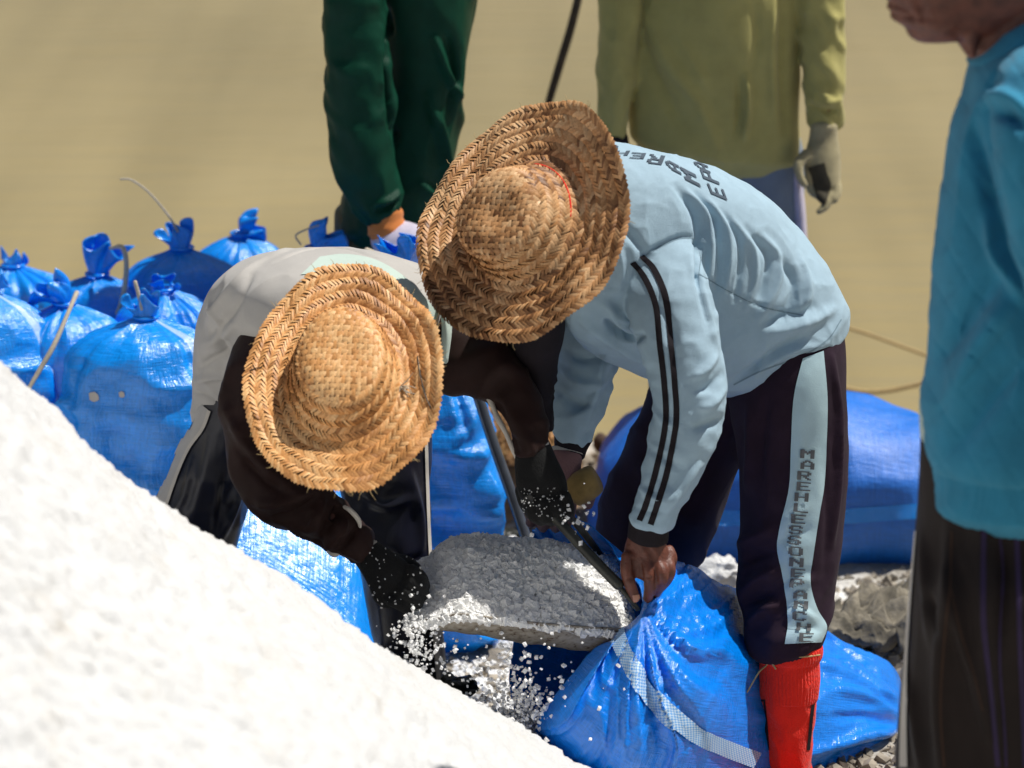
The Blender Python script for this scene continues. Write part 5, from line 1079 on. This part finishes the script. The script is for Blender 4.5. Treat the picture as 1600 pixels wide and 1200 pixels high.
# ---- person in blue quilted sweater, in front at the right
def person_front():
    Y = 6.5
    root = thing('person', 'person in a blue quilted sweater seen from the side, cut off by the photo edge', 'person', (*P(1600, 600, Y)[:2], float(terr(Y))))
    tor = [(1540, 60, 1650, 20, Y, .07), (1513, 95, 1720, 50, Y, .12), (1503, 135, 1760, 120, Y, .16), (1490, 190, 1775, 190, Y, .175), (1476, 260, 1780, 260, Y, .175), (1466, 350, 1778, 350, Y, .17), (1459, 450, 1772, 450, Y, .165), (1452, 550, 1765, 550, Y, .165), (1445, 640, 1762, 640, Y, .165), (1441, 690, 1760, 690, Y, .166), (1446, 717, 1758, 717, Y, .162), (1450, 724, 1750, 724, Y, .154), (1453, 760, 1748, 760, Y, .152), (1456, 784, 1744, 782, Y, .150)]
    arm = [(1560, 110, 1690, 90, Y-.15, .06), (1545, 190, 1690, 180, Y-.19, .075), (1556, 290, 1690, 285, Y-.21, .075), (1575, 380, 1700, 375, Y-.22, .07), (1600, 450, 1715, 440, Y-.24, .068), (1622, 540, 1720, 530, Y-.26, .062), (1630, 640, 1715, 640, Y-.28, .055), (1634, 690, 1705, 690, Y-.28, .048)]
    arm2 = [(1560, 110, 1690, 90, Y+.15, .06), (1550, 190, 1690, 180, Y+.18, .075), (1570, 300, 1700, 300, Y+.2, .07), (1600, 440, 1710, 440, Y+.2, .065), (1612, 640, 1700, 640, Y+.2, .05)]
    t = fuse('sweater', [loft(tor, 56, 8, (.004, 5, .9, 3)), loft(arm, 40, 8, (.005, 9, .9, 5)), loft(arm2, 40, 8, (.005, 9, .9, 5))], .005, 4); crumple(t, .009, (6, 6, 4), 81)
    # quilted diamonds: stitched diagonal grooves above the hem rib
    V, N = get_vn(t); zr = P(1460, 720, Y)[2]; s_ = V[:, 0]; k = 2*math.pi/.062
    gr = np.exp(-(np.sin((s_+V[:, 2]*.62)*k/2)/.22)**2) + np.exp(-(np.sin((s_-V[:, 2]*.62)*k/2)/.22)**2)
    rib = .0010*np.sin((V[:, 0]+V[:, 1])*2*math.pi/.006)
    set_v(t, V + N*np.where(V[:, 2] > zr, -.0014*gr + .0004, rib)[:, None])
    sculpt(t, [(p_, w_, 1.7*h_) for p_, w_, h_ in [([(1520, 200), (1530, 250), (1550, 330), (1580, 410)], .014, -.016), ([(1545, 330), (1560, 400), (1600, 460)], .014, .016), ([(1490, 620), (1530, 540), (1580, 470)], .022, .014), ([(1500, 690), (1550, 620), (1600, 560)], .022, -.012), ([(1470, 560), (1510, 500), (1560, 430)], .02, -.012), ([(1540, 160), (1560, 150), (1585, 160), (1600, 180)], .012, .014), ([(1555, 175), (1580, 178), (1600, 195)], .012, -.014)]])
    j = link('sweater', t, M['teal'], root)
    obj('collar', loft([(1510, 96, 1690, 40, Y, .105), (1514, 88, 1680, 28, Y, .100), (1520, 80, 1672, 18, Y, .094)], 40, 5), M['teal'], j)
    obj('undershirt', loft([(1436, 628, 1500, 628, Y+.02, .06), (1436, 655, 1500, 655, Y+.02, .06), (1438, 690, 1500, 690, Y+.02, .06)], 20, 4), M['mint'], root)
    legs = [(1442, 640, 1740, 640, Y+.02, .12), (1436, 740, 1738, 740, Y+.02, .12), (1431, 820, 1742, 820, Y+.02, .135), (1424, 900, 1765, 900, Y, .165), (1418, 980, 1770, 980, Y, .175), (1412, 1060, 1775, 1060, Y, .18), (1408, 1140, 1778, 1140, Y, .185), (1405, 1215, 1780, 1215, Y, .19)]
    legs = legs + leg_to_ground(legs[-1], [(.47, 1.0)])
    sk = fuse('skirt', [loft(legs, 60, 8, (.010, 2.0, .6, 17))], .006, 4); crumple(sk, .008, (13, 9, 1.2), 91)
    sculpt(sk, [([(1484, 820), (1484, 900), (1474, 1000), (1468, 1100), (1472, 1200)], .016, .022), ([(1484, 900), (1500, 980), (1525, 1060), (1545, 1150)], .014, .02), ([(1440, 840), (1448, 920), (1452, 1000)], .014, .014), ([(1450, 930), (1470, 990)], .012, -.016), ([(1535, 830), (1538, 960), (1545, 1080), (1560, 1200)], .016, .016), ([(1560, 830), (1566, 900), (1560, 1000)], .014, -.016), ([(1420, 1060), (1432, 1130), (1440, 1200)], .014, .014)])
    so_ = link('skirt', sk, M['dark_brown'], root); st = bvh(so_)
    for A, m_, w_ in (([(1534, 822), (1533, 900), (1534, 980), (1542, 1060), (1549, 1130), (1556, 1198)], 'purple', 7), ([(1558, 822), (1566, 890), (1562, 960), (1560, 1040), (1566, 1120), (1570, 1198)], 'purple', 4), ([(1584, 822), (1588, 920), (1590, 1010), (1594, 1100), (1598, 1198)], 'purple', 8), ([(1486, 830), (1482, 920), (1472, 1020), (1468, 1110), (1474, 1198)], 'rust', 3), ([(1484, 920), (1500, 990), (1520, 1050), (1535, 1110)], 'rust', 2)):
        rb, uv = ribbon(st, A, [(x+w_, y) for x, y in A], 50, 4, .002); obj('skirt_streak', rb, M[m_], so_, uv=uv)  # purple strips paint the sheen along the folds
    rb, uv = ribbon(st, [(1432, 830), (1422, 940), (1415, 1040), (1410, 1120), (1408, 1198)], [(1434, 830), (1426, 940), (1420, 1040), (1419, 1120), (1420, 1198)], 40, 3, .004); obj('hem_edge', rb, M['cream'], so_, uv=uv)
    # head in profile, facing left: profile loft
    yb = Y
    prof = [(-262, 1490, 1590, .04), (-250, 1450, 1630, .075), (-225, 1418, 1660, .10), (-190, 1402, 1680, .115), (-150, 1394, 1690, .120), (-110, 1392, 1690, .122), (-80, 1388, 1686, .122), (-62, 1394, 1680, .12), (-48, 1390, 1674, .118), (-30, 1376, 1664, .115), (-16, 1368, 1654, .112), (-8, 1372, 1648, .11), (-3, 1386, 1640, .108), (4, 1388, 1632, .107), (10, 1385, 1626, .105), (15, 1388, 1622, .104), (19, 1398, 1616, .103), (22, 1391, 1610, .102), (28, 1391, 1604, .10), (33, 1399, 1596, .098), (39, 1410, 1588, .094), (45, 1415, 1580, .088), (52, 1417, 1560, .078), (58, 1422, 1535, .062), (62, 1430, 1500, .045)]
    hd = loft([(a, y, b, y, yb, t_*.78) for y, a, b, t_ in prof], 44, 3, sq=2.2)
    neck = loft([(1470, -40, 1640, -60, Y, .062), (1484, 20, 1655, 0, Y, .062), (1489, 52, 1665, 30, Y, .064), (1502, 76, 1680, 60, Y, .07), (1520, 100, 1700, 90, Y, .08)], 36, 6)
    cord = ptube([(1515, 20, Y-.055, 9), (1520, 50, Y-.06, 9), (1518, 84, Y-.06, 9)], 10)
    ear = ball(P(1560, -70, Y-.095), (.012, .02, .035)); body = [hd, neck, cord, ear, ball(P(1415, -72, Y-.05), (.012, .012, .012), n=12, m=8), shrunk(tor), shrunk(arm), shrunk(arm2), shrunk(legs), loft([(1638, 680, 1690, 680, Y-.28, .03), (1640, 740, 1705, 740, Y-.28, .03), (1646, 790, 1700, 795, Y-.28, .025)], 20, 4)]
    body += [ptube([(1648+k*15, 785, Y-.28, 10), (1648+k*15, 825, Y-.29, 9.5), (1646+k*14, 850, Y-.27, 8)]) for k in range(4)] + [ptube([(1648, 735, Y-.3, 11), (1636, 770, Y-.32, 10), (1638, 798, Y-.32, 8)])]
    bm_ = fuse('body', body, .0045, 2)
    sculpt(bm_, [([(1405, 12), (1420, 20), (1432, 40)], .006, -.004), ([(1424, -10), (1440, 15), (1442, 38)], .008, -.005), ([(1495, 55), (1505, 70), (1514, 84)], .006, -.004), ([(1455, 50), (1480, 45), (1500, 20)], .010, .005)])
    link('body', bm_, M['skin'], root)
    obj('hair', loft([(1440, -272, 1640, -262, Y, .075), (1420, -235, 1680, -225, Y, .10), (1450, -160, 1702, -160, Y, .108), (1530, -100, 1698, -90, Y, .105), (1570, -50, 1680, -40, Y, .09)], 36, 6), M['hair'], root)
person_front()
